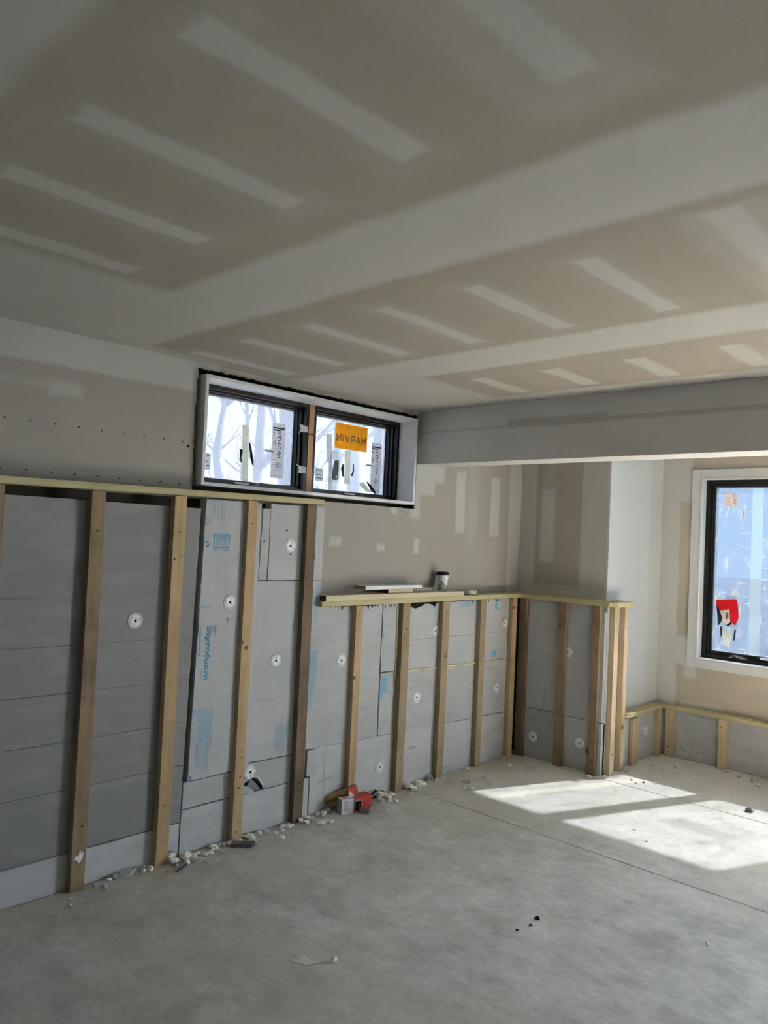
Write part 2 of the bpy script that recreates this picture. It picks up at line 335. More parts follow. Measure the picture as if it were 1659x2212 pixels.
M['beam'] = drywall('beam_board', (0, 2), [(-0.2, 2.6, 2.226, 2.24, 0.006, 0.45), (0.62, 1.25, 2.222, 2.272, 0.012, 0.25), (1.2, 2.3, 2.225, 2.248, 0.01, 0.3)], base=0.95, amp=0.03, mud=(0.76, 0.735, 0.695), paper=(0.52, 0.485, 0.435))
M['plain'] = drywall('plain_board', (1, 2), [], base=0.3)
M['floor'] = concrete_floor('slab_concrete')
M['concrete'] = simple('foundation_concrete', (0.10, 0.095, 0.085), 0.9, 0.1, 0.3, 8)
M['framing'] = wood('dark_framing', (0.035, 0.026, 0.018), (0.07, 0.055, 0.038), 1)
M['edge'] = simple('gypsum_core', (0.28, 0.25, 0.22), 0.9, 0.1, 0.25, 60)
M['white'] = simple('white_primer', (0.78, 0.78, 0.77), 0.45, 0.4, 0.03, 20)
M['black'] = simple('black_frame', (0.006, 0.006, 0.0065), 0.42, 0.35, 0.2, 12)
M['rubber'] = simple('dark_gasket', (0.014, 0.014, 0.014), 0.55, 0.3, 0.2, 12)
M['alu'] = simple('spacer_metal', (0.55, 0.55, 0.55), 0.35, 0.5, 0.1, 40, metallic=0.7)
M['film_l'] = film('film_left', (0.0419, 0.0432, 0.0491), 0.35, (0.0552, 0.0573, 0.0656))
M['film_f'] = film('film_far', (0.0200, 0.0232, 0.0292), 0.18, (0.005, 0.010, 0.018), scratch=(0.0135, 0.0155, 0.017))
M['film_s'] = film('film_overlap', (0.0255, 0.030, 0.0325), 0.18, (0.009, 0.015, 0.02))
M['glass'] = film('clear_glass', (0.94, 0.95, 0.95), 0.01, (0.5, 0.5, 0.5))
M['tan'] = wood('stud_tan', (0.36, 0.245, 0.13), (0.58, 0.43, 0.26), 2, dirt=0.25)
M['brown'] = wood('stud_brown', (0.20, 0.14, 0.085), (0.36, 0.265, 0.17), 2, dirt=0.45)
M['dark'] = wood('stud_dark', (0.125, 0.085, 0.055), (0.235, 0.165, 0.11), 2, dirt=0.45)
M['pale'] = wood('stud_pale', (0.46, 0.345, 0.21), (0.70, 0.56, 0.38), 2, dirt=0.2)
M['grey'] = wood('stud_grey', (0.27, 0.20, 0.125), (0.43, 0.33, 0.21), 2, dirt=0.35)
M['plate_y'] = wood('treated_y', (0.40, 0.35, 0.19), (0.58, 0.52, 0.32), 1, dirt=0.2)
M['plate_x'] = wood('treated_x', (0.40, 0.35, 0.19), (0.58, 0.52, 0.32), 0, dirt=0.2)
M['plank'] = wood('plank_pale', (0.50, 0.44, 0.29), (0.70, 0.63, 0.45), 1, dirt=0.15)
M['end'] = wood('end_grain', (0.055, 0.04, 0.025), (0.11, 0.08, 0.05), 0)
M['mdf'] = simple('raw_mdf', (0.32, 0.21, 0.12), 0.8, 0.2, 0.1, 60)
M['ply'] = wood('ply_strip', (0.38, 0.22, 0.11), (0.52, 0.33, 0.18), 2)
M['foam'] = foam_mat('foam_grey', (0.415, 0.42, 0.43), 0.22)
M['foam_d'] = foam_mat('foam_dark', (0.232, 0.234, 0.236), 0.12)  # darker copy of the grey foam; weaker light at the left painted in
M['foam_w'] = foam_mat('foam_printed', (0.445, 0.452, 0.463), 0.15, (40, 40, 3))
M['foam_b'] = foam_mat('foam_bottom', (0.46, 0.468, 0.48), 0.5)
M['ink'] = simple('blue_ink', (0.10, 0.27, 0.44), 0.7, 0.2, 0.15, 40)
M['ink2'] = simple('pale_blue_ink', (0.28, 0.41, 0.53), 0.7, 0.2, 0.12, 40)
M['ink3'] = simple('sky_blue_ink', (0.16, 0.42, 0.60), 0.7, 0.2, 0.12, 40)
M['washer'] = simple('white_plastic', (0.80, 0.80, 0.80), 0.35, 0.5, 0.03, 20)
M['hole'] = simple('dark_hole', (0.012, 0.011, 0.010), 0.9, 0.1, 0.2, 30)
M['screw'] = simple('dark_screw', (0.05, 0.045, 0.04), 0.5, 0.4, 0.2, 60, metallic=0.4)
M['knot'] = simple('wood_knot', (0.13, 0.075, 0.035), 0.7, 0.2, 0.3, 60)
M['bead'] = simple('foam_bead', (0.66, 0.60, 0.42), 0.7, 0.3, 0.15, 40)
M['crumb'] = simple('crumb_white', (0.90, 0.87, 0.78), 0.75, 0.2, 0.12, 60)
M['crumb_g'] = simple('crumb_grey', (0.56, 0.56, 0.56), 0.75, 0.2, 0.15, 60)
M['box_red'] = simple('carton_red', (0.50, 0.045, 0.035), 0.5, 0.3, 0.08, 30); M['box_white'] = simple('carton_white', (0.62, 0.62, 0.64), 0.5, 0.3, 0.05, 30)
M['kraft'] = simple('carton_kraft', (0.24, 0.165, 0.075), 0.85, 0.1, 0.12, 50); M['box_blue'] = simple('carton_blue', (0.10, 0.17, 0.24), 0.5, 0.3); M['box_grey'] = simple('carton_grey', (0.33, 0.33, 0.345), 0.6, 0.2)
M['slate'] = simple('slate_strip', (0.10, 0.12, 0.135), 0.5, 0.3, 0.15, 30)

# ================================================================== STRUCTURE
# floor: slab panels between saw-cut joints
fl = struct(MB().box(-0.3, XR+0.15, YB-0.15, 6.05, -0.20, -0.10).build('floor', M['concrete'], org=(0, 0, 0)))
J = [YB-0.15, -0.05, 3.660, 4.832, 6.05]
for a, b in zip(J[:-1], J[1:]):
    MB().box(-0.3, XR+0.15, a+0.0035, b-0.0035, -0.10, 0.0).build('slab', M['floor'], fl, bevel=0.002)
struct(MB().box(-0.3, XR+0.15, YB-0.15, 6.05, ZC, ZC+0.2).build('ceiling', M['ceiling'], org=(0, 0, 0)))
struct(MB().box(XD-0.02, XR+0.01, BY0, BY1, BZ, ZC+0.01).build('ceiling_beam', M['beam'], org=(0, 0, 0), bevel=0.002))

# left wall: drywall with a rough cut-out round the window, framing and foundation behind
HY0, HY1, HZ0, HZ1 = 2.078, 3.738, 1.741, 2.345
wl = MB()
def ragged(a, b, n, amp):
    return [a+(b-a)*i/n for i in range(n+1)], [random.uniform(-amp, amp) if 0 < i < n else 0 for i in range(n+1)]
def yz_plate(mb, outline, x0, x1): mb.prism([(x1, y, z) for y, z in outline], (x0-x1, 0, 0))
zs, jz = ragged(HZ0, HZ1, 40, 0.004)
yz_plate(wl, [(YB, 1.70), (HY0, 1.70)] + [(HY0+j*1.4, z) for z, j in zip(zs, jz)] + [(HY0, ZC), (YB, ZC)], XD-0.013, XD)
ys, jy = ragged(HY0, HY1, 120, 0.0045)
yz_plate(wl, [(HY0, ZC)] + [(y, HZ1+j) for y, j in zip(ys, jy)] + [(HY1, ZC)], XD-0.013, XD)
zs, jz = ragged(HZ0, HZ1, 30, 0.002)
yz_plate(wl, [(HY1+j, z) for z, j in zip(zs, jz)] + [(HY1, ZC), (YJ+0.03, ZC), (YJ+0.03, 1.14), (HY1, 1.14)], XD-0.013, XD)
ys, jy = ragged(2.83, HY1, 90, 0.002)
yz_plate(wl, [(2.83, 1.14), (HY1, 1.14)] + [(y, HZ0+j) for y, j in list(zip(ys, jy))[::-1]], XD-0.013, XD)
ys, jy = ragged(HY0, 2.83, 60, 0.003)
yz_plate(wl, [(HY0, 1.70), (2.83, 1.70)] + [(y, HZ0+j) for y, j in list(zip(ys, jy))[::-1]], XD-0.013, XD)
wall_left = struct(wl.build('wall_left', M['wall_left'], org=(0, 0, 0)))
fr = MB(); fx0, fx1 = -0.34, XD-0.014
fr.box(fx0, fx1, YB, 2.055, 1.655, ZC); fr.box(fx0, fx1, 3.75, YJ+0.03, 1.15, ZC); fr.box(fx0, fx1, 2.055, 3.75, 2.36, ZC); fr.box(fx0, fx1, 2.055, 3.75, 1.14, 1.725)
fr.build('framing', M['framing'], wall_left)
bk = MB()
for a in ((2.05, 2.101, 1.72, 2.37), (3.691, 3.76, 1.72, 2.37), (2.05, 3.76, 1.72, 1.765), (2.05, 3.76, 2.317, 2.37)): bk.box(-0.34, -0.20, *a)
bk.build('blocking', M['framing'], wall_left)
cw = MB(); cw.box(-0.30, -0.056, YB, 2.84, 0, 1.655); cw.box(-0.30, -0.056, 2.84, 4.93, 0, 1.14)
cw.build('foundation', M['concrete'], wall_left)
for zz, y0 in ((1.971, 1.187), (1.765, 1.18)):
    for i in range(9):
        MB().lathe([(0.0042, 0), (0.0042, 0.0006)], 8).xf(lambda x, y, z, i=i, zz=zz, y0=y0: (XD+z, y0+i*0.1035+y+random.uniform(-.001, .001), zz+x)).build('screw_head', M['screw'], wall_left)
MB().lathe([(0.007, 0), (0.007, 0.0006)], 10).xf(lambda x, y, z: (XD+z, 2.045+y, 1.953+x)).build('screw_hole', M['hole'], wall_left)
for yy, zz in ((3.36, 1.722), (3.62, 1.72), (3.66, 1.702)):
    MB().lathe([(0.005, 0), (0.005, 0.0006)], 8).xf(lambda x, y, z, yy=yy, zz=zz: (XD+z, yy+y, zz+x)).build('screw_head', M['screw'], wall_left)

# recess end wall, return wall, far wall, and the two walls out of view
wr = struct(MB().box(XD-0.02, XS, YJ, YJ+0.013, 1.14, ZC).build('wall_recess', M['wall_recess'], org=(0, 0, 0)))
MB().box(-0.3, XS, YJ+0.013, 6.05, 0.0, ZC).build('core', M['concrete'], wr)
MB().box(-0.056, 0.648, 4.932, YJ, 0, 1.14).build('foundation', M['concrete'], wr)
wt = struct(MB().box(XS-0.001, XS+0.012, YJ, YF+0.01, 0.37, ZC).build('wall_return', M['wall_return'], org=(0, 0, 0)))
MB().box(XS-0.001, 0.648, 4.935, YF, 0, 0.37).build('foundation', M['concrete'], wt)
wf = MB(); wx0, wx1, wz0, wz1 = 0.948, 2.742, 0.744, 2.104; dx0, dx1, dz = 2.95, 4.35, 2.25
for a in ((XS, wx0, 0.37, ZC), (wx0, wx1, 0.37, wz0), (wx0, wx1, wz1, ZC), (wx1, dx0, 0.37, ZC), (dx0, dx1, dz, ZC), (dx1, XR+0.15, 0.37, ZC)):
    wf.box(a[0], a[1], YF, 6.05, a[2], a[3])
wall_far = struct(wf.build('wall_far', M['wall_far'], org=(0, 0, 0)))
fb = MB(); fb.box(XS, dx0, 5.842, 6.05, 0, 0.37); fb.box(dx1, XR+0.15, 5.842, 6.05, 0, 0.37); fb.build('foundation', M['concrete'], wall_far)
wrr = MB().box(XR, XR+0.15, YB-0.15, 6.05, 0, ZC)
struct(wrr.build('wall_right', M['plain'], org=(0, 0, 0)))
struct(MB().box(-0.3, XR, YB-0.15, YB, 0, ZC).build('wall_back', M['plain'], org=(0, 0, 0)))
struct(MB().box(4.15, 7.6, 6.06, 8.9, 2.45, 2.6).build('added_sun_block', M['plain'], org=(0, 0, 0)))  # unseen roof slab, added to block sun from part of the door
# yard outside
gy = MB(); gy.box(-45, -0.35, -30, 6.0, 1.0, 1.55); gy.box(-45, 7.0, 6.3, 50, -0.4, -0.05); gy.box(7.0, 45, -30, 50, -0.4, -0.05)
struct(gy.build('yard_ground', simple('yard_soil', (0.27, 0.29, 0.31), 0.9, 0.1, 0.2, 0.6), org=(0, 0, 0)))

def pane(x0, x1, y0, y1, z0, z1, mat, parent, side):
    """a glass pane with the film on its room side only"""
    o = MB().box(x0, x1, y0, y1, z0, z1).build('pane', M['glass_core'], parent); o.data.materials.append(M[mat])
    for p in o.data.polygons:
        if p.normal.dot(Vector(side)) > 0.9: p.material_index = 1
    return o
t_ = NT('glass_core'); tb_ = t_.n('BsdfTransparent'); tb_.inputs[0].default_value = (0.98, 0.99, 0.985, 1); t_.l(tb_.outputs[0], t_.out.inputs['Surface']); M['glass_core'] = t_.m
# ---------------------------------------------------------------- window_1: high twin window in the left wall
w1 = struct(empty('window_1', (-0.12, 2.895, 1.765)))
WY0, WY1, WZ0, WZ1, T = 2.102, 3.690, 1.766, 2.316, 0.018
def ring(mb, y0, y1, z0, z1, t, xa, xb):
    mb.box(xa, xb, y0, y0+t, z0, z1); mb.box(xa, xb, y1-t, y1, z0, z1); mb.box(xa, xb, y0+t, y1-t, z0, z0+t); mb.box(xa, xb, y0+t, y1-t, z1-t, z1)
for nm, a in (('jamb_board', (WY0, WY0+T, WZ0, WZ1)), ('jamb_board', (WY1-T, WY1, WZ0, WZ1)), ('jamb_board', (WY0+T, WY1-T, WZ1-T, WZ1)), ('jamb_board', (WY0+T, WY1-T, WZ0, WZ0+T))):
    MB().box(-0.295, -0.04, a[0], a[1], a[2], a[3]).build(nm, M['white'], w1, bevel=0.0012)
MB().box(-0.295, -0.176, 2.893, 2.931, WZ0+T, WZ1-T).build('mullion_strip', M['ply'], w1)
MB().box(-0.2, -0.1745, 2.894, 2.930, 2.122, 2.128).build('joint_line', M['hole'], w1)
GX = -0.272
for (a, b) in ((WY0+T, 2.892), (2.932, WY1-T)):
    z0, z1 = WZ0+T, WZ1-T
    f = MB(); ring(f, a, b, z0, z1, 0.020, -0.295, -0.18); fo = f.build('frame', M['black'], w1)
    s = MB(); ring(s, a+0.020, b-0.020, z0+0.020, z1-0.020, 0.010, -0.29, -0.212); so = s.build('sash', M['black'], w1)
    g2 = MB(); ring(g2, a+0.030, b-0.030, z0+0.030, z1-0.030, 0.006, -0.285, -0.238); g2.build('gasket', M['rubber'], so)
    g3 = MB(); ring(g3, a+0.036, b-0.036, z0+0.036, z1-0.036, 0.005, -0.284, GX+0.004); g3.build('spacer', M['alu'], so)
    pane(GX-0.004, GX, a+0.03, b-0.03, z0+0.03, z1-0.03, 'film_l', so, (1, 0, 0))
    for zz in (z0+0.16, z1-0.17):
        MB().lathe([(0.004, 0), (0.004, 0.006)], 10).xf(lambda x, y, z, b=b, zz=zz: (-0.222+x, b-0.030-z, zz+y)).build('pin', M['washer'], w1)

M['tape'] = sheet('masking_tape', (0.88, 0.86, 0.74), 0.75)
M['tape_w'] = sheet('white_tape', (0.88, 0.87, 0.85), 0.6)
M['paper'] = sheet('paper_label', (0.86, 0.83, 0.80), 0.75)
M['paper_p'] = sheet('peach_label', (0.92, 0.80, 0.70), 0.75)
M['orange'] = sheet('orange_label', (1.0, 0.60, 0.05), 0.72)
M['orange2'] = sheet('light_orange_label', (1.0, 0.78, 0.25), 0.72)
M['red'] = sheet('red_film', (0.85, 0.05, 0.07), 0.65)
M['ink_k'] = simple('black_ink', (0.03, 0.03, 0.03), 0.6, 0.2, 0.2, 40)
M['ink_g'] = simple('grey_ink', (0.16, 0.15, 0.15), 0.7, 0.2, 0.2, 40)
M['bag'] = clear_plastic('clear_bag', 0.32)
M['clear_label'] = clear_plastic('clear_label', 0.22)
def card(name, mat, parent, y0, y1, z0, z1, x=GX+0.0006, th=0.0006, skew=0.0):
    return MB().prism([(x, y0, z0), (x, y1, z0), (x, y1+skew, z1), (x, y0+skew, z1)], (th, 0, 0)).build(name, mat, parent)
IX = GX+0.0016
def bars(mb, rows):                    # rows = (y0,y1,z0,z1)
    for a in rows: mb.add([(IX, a[0], a[2]), (IX, a[1], a[2]), (IX, a[1], a[3]), (IX, a[0], a[3])], [(0, 1, 2, 3)])
def hexlogo(mb, cy, cz, r):
    for k, rr in enumerate((r, r*0.62, r*0.3)):
        a0 = [math.radians(30+60*i) for i in range(7)]
        for i in range(6 if k != 1 else 5):
            p, q = a0[i], a0[i+1]; t = r*0.13
            mb.add([(IX, cy+rr*math.cos(p), cz+rr*math.sin(p)), (IX, cy+rr*math.cos(q), cz+rr*math.sin(q)), (IX, cy+(rr-t)*math.cos(q), cz+(rr-t)*math.sin(q)), (IX, cy+(rr-t)*math.cos(p), cz+(rr-t)*math.sin(p))], [(0, 1, 2, 3)])
for (y0, y1, z0, z1) in ((2.705, 2.797, 1.860, 2.173), (3.512, 3.603, 1.834, 2.157)):
    st = card('sticker', M['paper'], w1, y0, y1, z0, z1)
    ink = MB(); hgt = z1-z0
    block_word(ink, 'MARVIN', hgt*0.50, 0.024, lambda tx, ty: (IX, y0+0.066-ty, z1-0.038-tx))
    bars(ink, [(y0+0.004, y1-0.004, z1-0.032, z1-0.024), (y0+0.004, y0+0.05, z1-0.044, z1-0.036)])
    hexlogo(ink, y0+0.050, z0+0.075, 0.021)
    bars(ink, [(y0+0.008, y0+0.017, z1-0.068, z1-0.062), (y0+0.008, y0+0.017, z1-0.058, z1-0.053), (y0+0.01, y0+0.026, z1-0.105, z1-0.101), (y0+0.01, y0+0.014, z1-0.13, z1-0.101), (y0+0.022, y0+0.026, z1-0.13, z1-0.101)])
    ink.build('lettering', M['ink_k'], st, recalc=False)
    fine = MB()
    for k in range(9): bars(fine, [(y0+0.006, y1-0.01-0.012*(k % 3), z0+0.012+k*0.031, z0+0.0135+k*0.031)])
    fine.build('fine_print', simple('faded_ink', (0.42, 0.36, 0.34), 0.8, 0.1), st, recalc=False)
# the square orange maker's label, read from outside (mirrored here)
oy0, oy1_, oz0, oz1 = 3.187, 3.467, 2.086, 2.242
ol = card('maker_label', M['orange'], w1, oy0, oy1_, oz0, oz1)
pat = MB(); cy, cz = (oy0+oy1_)/2, (oz0+oz1)/2+0.01; X1 = GX+0.0014
def clipy(y): return min(max(y, oy0+0.001), oy1_-0.001)
def clipz(z): return min(max(z, oz0+0.001), oz1-0.001)
for rr, t in ((0.030, 0.010), (0.062, 0.014), (0.100, 0.016), (0.15, 0.018)):
    for i in range(6):
        p, q = math.radians(30+60*i), math.radians(90+60*i)
        pat.add([(X1, clipy(cy+r_*math.cos(a)*1.15), clipz(cz+r_*math.sin(a))) for r_, a in ((rr, p), (rr, q), (rr-t, q), (rr-t, p))], [(0, 1, 2, 3)])
pat.build('label_pattern', M['orange2'], ol, recalc=False)
lt = MB(); block_word(lt, 'MARVIN', 0.25, 0.046, lambda tx, ty: (IX+0.0004, oy1_-0.014-tx, 2.130+ty)); lt.build('lettering', M['ink_g'], ol, recalc=False)
# tapes and small labels stuck on the panes
card('tape_strip', M['tape'], w1, 2.510, 2.553, 1.806, 2.131, skew=-0.013)
card('tape_strip', M['tape'], w1, 3.283, 3.332, 1.872, 2.080, skew=-0.006)
card('tape_strip', M['tape_w'], w1, 3.128, 3.172, 1.990, 2.163, skew=-0.014, x=GX+0.002)
card('tape_strip', M['tape'], w1, 3.150, 3.178, 1.826, 1.99, skew=-0.006, x=GX+0.003)
for a in ((2.655, 2.728, 2.003, 2.017), (3.462, 3.53, 2.000, 2.014), (2.270, 2.303, 1.866, 1.951), (3.040, 3.103, 1.870, 1.946)):
    c = card('small_label', M['paper'], w1, *a, x=GX+0.0022)
    k = MB(); bars(k, [(a[0]+0.006, a[1]-0.006, a[2]+0.2*(a[3]-a[2]), a[2]+0.27*(a[3]-a[2])), (a[0]+0.006, a[1]-0.02, a[2]+0.45*(a[3]-a[2]), a[2]+0.52*(a[3]-a[2])), (a[0]+0.006, a[1]-0.01, a[3]-0.012, a[3]-0.006)])
    k.xf(lambda x, y, z: (x+0.0022, y, z)).build('lettering', M['ink_g'], c, recalc=False)
def hw(name, pts, r, mat, par): return MB().tube(pts, r, 6).build(name, mat, par)
hw('hook', [(GX+0.006, 2.487, 1.995), (GX+0.006, 2.494, 1.988), (GX+0.006, 2.492, 1.95), (GX+0.006, 2.498, 1.925)], [0.007, 0.009, 0.004, 0.004], M['screw'], w1)
hw('hook', [(GX+0.006, 2.545, 2.04), (GX+0.006, 2.556, 2.0), (GX+0.006, 2.567, 1.95), (GX+0.006, 2.578, 1.916)], [0.004, 0.007, 0.008, 0.004], M['screw'], w1)
hw('hook', [(GX+0.006, 3.262, 1.99), (GX+0.006, 3.256, 1.965), (GX+0.006, 3.266, 1.915)], [0.003, 0.009, 0.005], M['screw'], w1)
hw('hook', [(GX+0.006, 3.350, 2.0), (GX+0.006, 3.352, 1.95), (GX+0.006, 3.338, 1.925)], [0.003, 0.005, 0.007], M['screw'], w1)
# tape tabs on the black stile, crank covers and labels on the bottom rails
for z0 in (2.15, 1.915):
    MB().prism([(-0.178, 2.826, z0-0.022), (-0.178, 2.886, z0-0.016), (-0.178, 2.890, z0+0.018), (-0.178, 2.824, z0+0.024), (-0.1775, 2.834, z0)], (0.001, 0, 0)).build('tape_tab', M['tape_w'], w1)
for y0 in (2.40, 3.20):
    MB().box(-0.1785, -0.1775, y0, y0+0.09, 1.799, 1.809).build('rail_label', M['tape_w'], w1)
    MB().tube([(-0.165, y0+0.01, 1.788), (-0.158, y0+0.06, 1.790), (-0.160, y0+0.12, 1.792), (-0.165, y0+0.14, 1.806), (-0.17, y0+0.155, 1.79)], [0.003, 0.005, 0.006, 0.007, 0.004], 6).build('crank_cover', M['bag'], w1)
# hardware bag hanging on the right pane (a thing of its own)
hb = empty('hardware_bag', (GX+0.02, 3.17, 1.87))
tag(hb, 'clear plastic bag with a black window handle taped on the high window pane', 'bag')
MB().prism([(GX+0.004, 3.155, 2.058), (GX+0.004, 3.20, 2.066), (GX+0.004, 3.222, 2.0), (GX+0.004, 3.218, 1.90), (GX+0.004, 3.20, 1.872), (GX+0.004, 3.108, 1.868), (GX+0.004, 3.14, 1.95)], (0.022, 0, 0)).build('plastic', M['bag'], hb, bevel=0.004)
MB().prism([(GX+0.008, y, z) for y, z in ((3.180, 2.0), (3.196, 2.012), (3.212, 2.004), (3.214, 1.95), (3.208, 1.888), (3.180, 1.884), (3.168, 1.892), (3.170, 1.95))], (0.014, 0, 0)).build('handle', M['rubber'], hb, bevel=0.003)
MB().lathe([(0.006, 0), (0.006, 0.003)], 10).xf(lambda x, y, z: (GX+0.022+z, 3.194+y, 1.905+x)).build('button', M['washer'], hb)
cb2 = tag(MB().tube([(GX+0.008, 3.475, 1.898), (GX+0.012, 3.492, 1.88), (GX+0.014, 3.52, 1.855), (GX+0.014, 3.55, 1.832)], [0.003, 0.007, 0.010, 0.005], 8).build('crank_handle', M['rubber']), 'black crank lever leaning in lower right corner of high window', 'handle')
tag(MB().prism([(GX+0.02, 3.394, 1.885), (GX+0.02, 3.43, 1.892), (GX+0.02, 3.50, 1.836), (GX+0.02, 3.46, 1.836), (GX+0.02, 3.41, 1.865)], (0.004, 0, 0)).build('plastic_wrapper', M['tape']), 'crumpled yellowish wrapper beside the black crank lever on high window', 'wrapper')

# ---------------------------------------------------------------- window_2: blue-filmed window in the far wall
w2 = struct(empty('window_2', (1.84, YF, 0.74)))
cx0, cx1, cz0, cz1 = 0.884, 2.806, 0.684, 2.166
CI = 0.062
for a in ((cx0, cx0+CI, cz0, cz1), (cx1-CI, cx1, cz0, cz1), (cx0+CI, cx1-CI, cz1-CI, cz1), (cx0+CI, cx1-CI, cz0, cz0+CI)):
    MB().box(a[0], a[1], YF-0.016, YF, a[2], a[3]).build('casing', M['white'], w2, bevel=0.002)
ji0, ji1, jz0, jz1 = 0.948, 2.742, 0.744, 2.104
def ringx(mb, x0, x1, z0, z1, t, ya, yb):
    mb.box(x0, x0+t, ya, yb, z0, z1); mb.box(x1-t, x1, ya, yb, z0, z1); mb.box(x0+t, x1-t, ya, yb, z0, z0+t); mb.box(x0+t, x1-t, ya, yb, z1-t, z1)
for a in ((ji0, ji0+0.012, jz0, jz1), (ji1-0.012, ji1, jz0, jz1), (ji0+0.012, ji1-0.012, jz1-0.012, jz1), (ji0+0.012, ji1-0.012, jz0, jz0+0.012)):
    MB().box(a[0], a[1], YF-0.02, 5.905, a[2], a[3]).build('jamb_board', M['white'], w2, bevel=0.001)
GY = 5.962
for (a, b) in ((0.960, 1.748), (1.752, 2.730)):
    z0, z1 = 0.756, 2.092
    f = MB(); ringx(f, a, b, z0, z1, 0.026, 5.90, 6.03); f.build('frame', M['black'], w2, bevel=0.0015)
    s = MB(); ringx(s, a+0.026, b-0.026, z0+0.026, z1-0.026, 0.014, 5.925, 6.02); so = s.build('sash', M['black'], w2)
    g = MB(); ringx(g, a+0.040, b-0.040, z0+0.040, z1-0.040, 0.010, 5.945, 6.0); g.build('gasket', M['rubber'], so)
    g = MB(); ringx(g, a+0.050, b-0.050, z0+0.050, z1-0.050, 0.006, GY-0.004, 6.0); g.build('spacer', M['alu'], so)
    if a < 1:      # protective film in two sheets with a lighter strip where they overlap
        for p, q, mt in ((a+0.04, 1.272, 'film_f'), (1.272, 1.350, 'film_s'), (1.350, b-0.04, 'film_f')): pane(p, q, GY, GY+0.004, z0+0.04, z1-0.04, mt, so, (0, -1, 0))
    else: pane(a+0.04, b-0.04, GY, GY+0.004, z0+0.04, z1-0.04, 'film_f', so, (0, -1, 0))
# film overlap, labels
def cardy(name, mat, parent, x0, x1, z0, z1, y=GY-0.001): return MB().box(x0, x1, y-0.0006, y, z0, z1).build(name, mat, parent)
lb = cardy('label', M['paper_p'], w2, 1.070, 1.163, 1.896, 1.996)
k = MB()
for i in range(7): k.box(1.138, 1.158, GY-0.0022, GY-0.002, 1.915+i*0.006, 1.918+i*0.006)
for i in range(5): k.box(1.078, 1.125-0.006*(i % 3), GY-0.0022, GY-0.002, 1.91+i*0.016, 1.9125+i*0.016)
k.box(1.138, 1.142, GY-0.0022, GY-0.002, 1.965, 1.99); k.build('lettering', simple('brown_ink', (0.35, 0.24, 0.2)), lb)
bc = cardy('barcode_label', M['paper'], w2, 1.203, 1.221, 1.812, 1.879)
k = MB()
for i in range(9): k.box(1.209, 1.217, GY-0.0022, GY-0.002, 1.820+i*0.005, 1.8225+i*0.005)
k.build('lettering', M['ink_g'], bc)
cardy('label', M['clear_label'], w2, 2.0, 2.36, 1.42, 1.56)
# operator cover on the bottom rail
MB().tube([(1.165, 5.89, 0.782), (1.19, 5.885, 0.792), (1.20, 5.885, 0.806), (1.225, 5.885, 0.796), (1.26, 5.885, 0.790), (1.30, 5.888, 0.785)], [0.004, 0.010, 0.008, 0.009, 0.008, 0.003], 8).build('crank_cover', M['bag'], w2)
MB().box(1.375, 1.46, 5.897, 5.899, 0.796, 0.812).build('rail_label', M['tape_w'], w2)
# red hardware packet taped on the far window
rb = empty('hardware_packet', (1.12, 5.94, 0.89)); tag(rb, 'red and clear plastic hardware packet taped to blue filmed window', 'packet')
def pk(name, mat, pts, y=5.944, th=0.008, bev=0.0): return MB().prism([(x, y, z) for x, z in pts], (0, th, 0)).build(name, mat, rb, bevel=bev)
pk('plastic', M['bag'], [(1.030, 1.222), (1.095, 1.228), (1.190, 1.236), (1.208, 1.18), (1.208, 1.06), (1.196, 0.95), (1.10, 0.945), (1.085, 1.02), (1.05, 1.10)], 5.938, 0.018, 0.003)
pk('red_card', M['red'], [(1.043, 1.195), (1.19, 1.21), (1.204, 1.13), (1.208, 1.07), (1.186, 1.015), (1.150, 1.045), (1.142, 1.13), (1.062, 1.115), (1.048, 1.13)], 5.935, 0.003)
pk('instruction_sheet', M['paper_p'], [(1.075, 1.12), (1.140, 1.132), (1.148, 1.03), (1.118, 1.01), (1.098, 1.04)], 5.933, 0.001)
pk('sheet_print', M['ink_g'], [(1.115, 1.108), (1.136, 1.112), (1.138, 1.06), (1.117, 1.055)], 5.9325, 0.0004)
pk('lever', M['rubber'], [(1.050, 1.15), (1.062, 1.145), (1.097, 1.06), (1.082, 1.02), (1.064, 1.0), (1.06, 1.07)], 5.926, 0.006, 0.002)
pk('lever', M['rubber'], [(1.122, 1.01), (1.160, 1.045), (1.165, 1.03), (1.14, 1.005)], 5.926, 0.006, 0.002)
pk('lever', M['rubber'], [(1.082, 1.0), (1.095, 0.995), (1.095, 0.93), (1.088, 0.92)], 5.926, 0.006, 0.001)
pk('lever', M['rubber'], [(1.185, 0.99), (1.194, 0.985), (1.186, 0.905), (1.178, 0.91)], 5.926, 0.006, 0.001)
pk('tape_strip', M['tape_w'], [(1.15, 1.232), (1.20, 1.238), (1.205, 1.262), (1.188, 1.282), (1.158, 1.283)], 5.930, 0.0008)
pk('tape_strip', M['tape'], [(1.098, 0.975), (1.168, 0.972), (1.158, 0.90), (1.098, 0.91)], 5.928, 0.0008)
pk('tape_strip', M['tape_w'], [(1.102, 0.91), (1.156, 0.90), (1.155, 0.845), (1.104, 0.855)], 5.929, 0.0008)

# unseen glazed door, added to brighten the room from beyond the frame
d1 = struct(empty('added_door', (3.65, 5.95, 0)))
for (a, b) in ((dx0, 3.65), (3.65, dx1)):
    f = MB(); ringx(f, a, b, 0.0, dz, 0.07, 5.90, 5.98); f.build('frame', M['black'], d1)
    pane(a+0.07, b-0.07, 5.935, 5.94, 0.07, dz-0.07, 'glass', d1, (0, -1, 0))
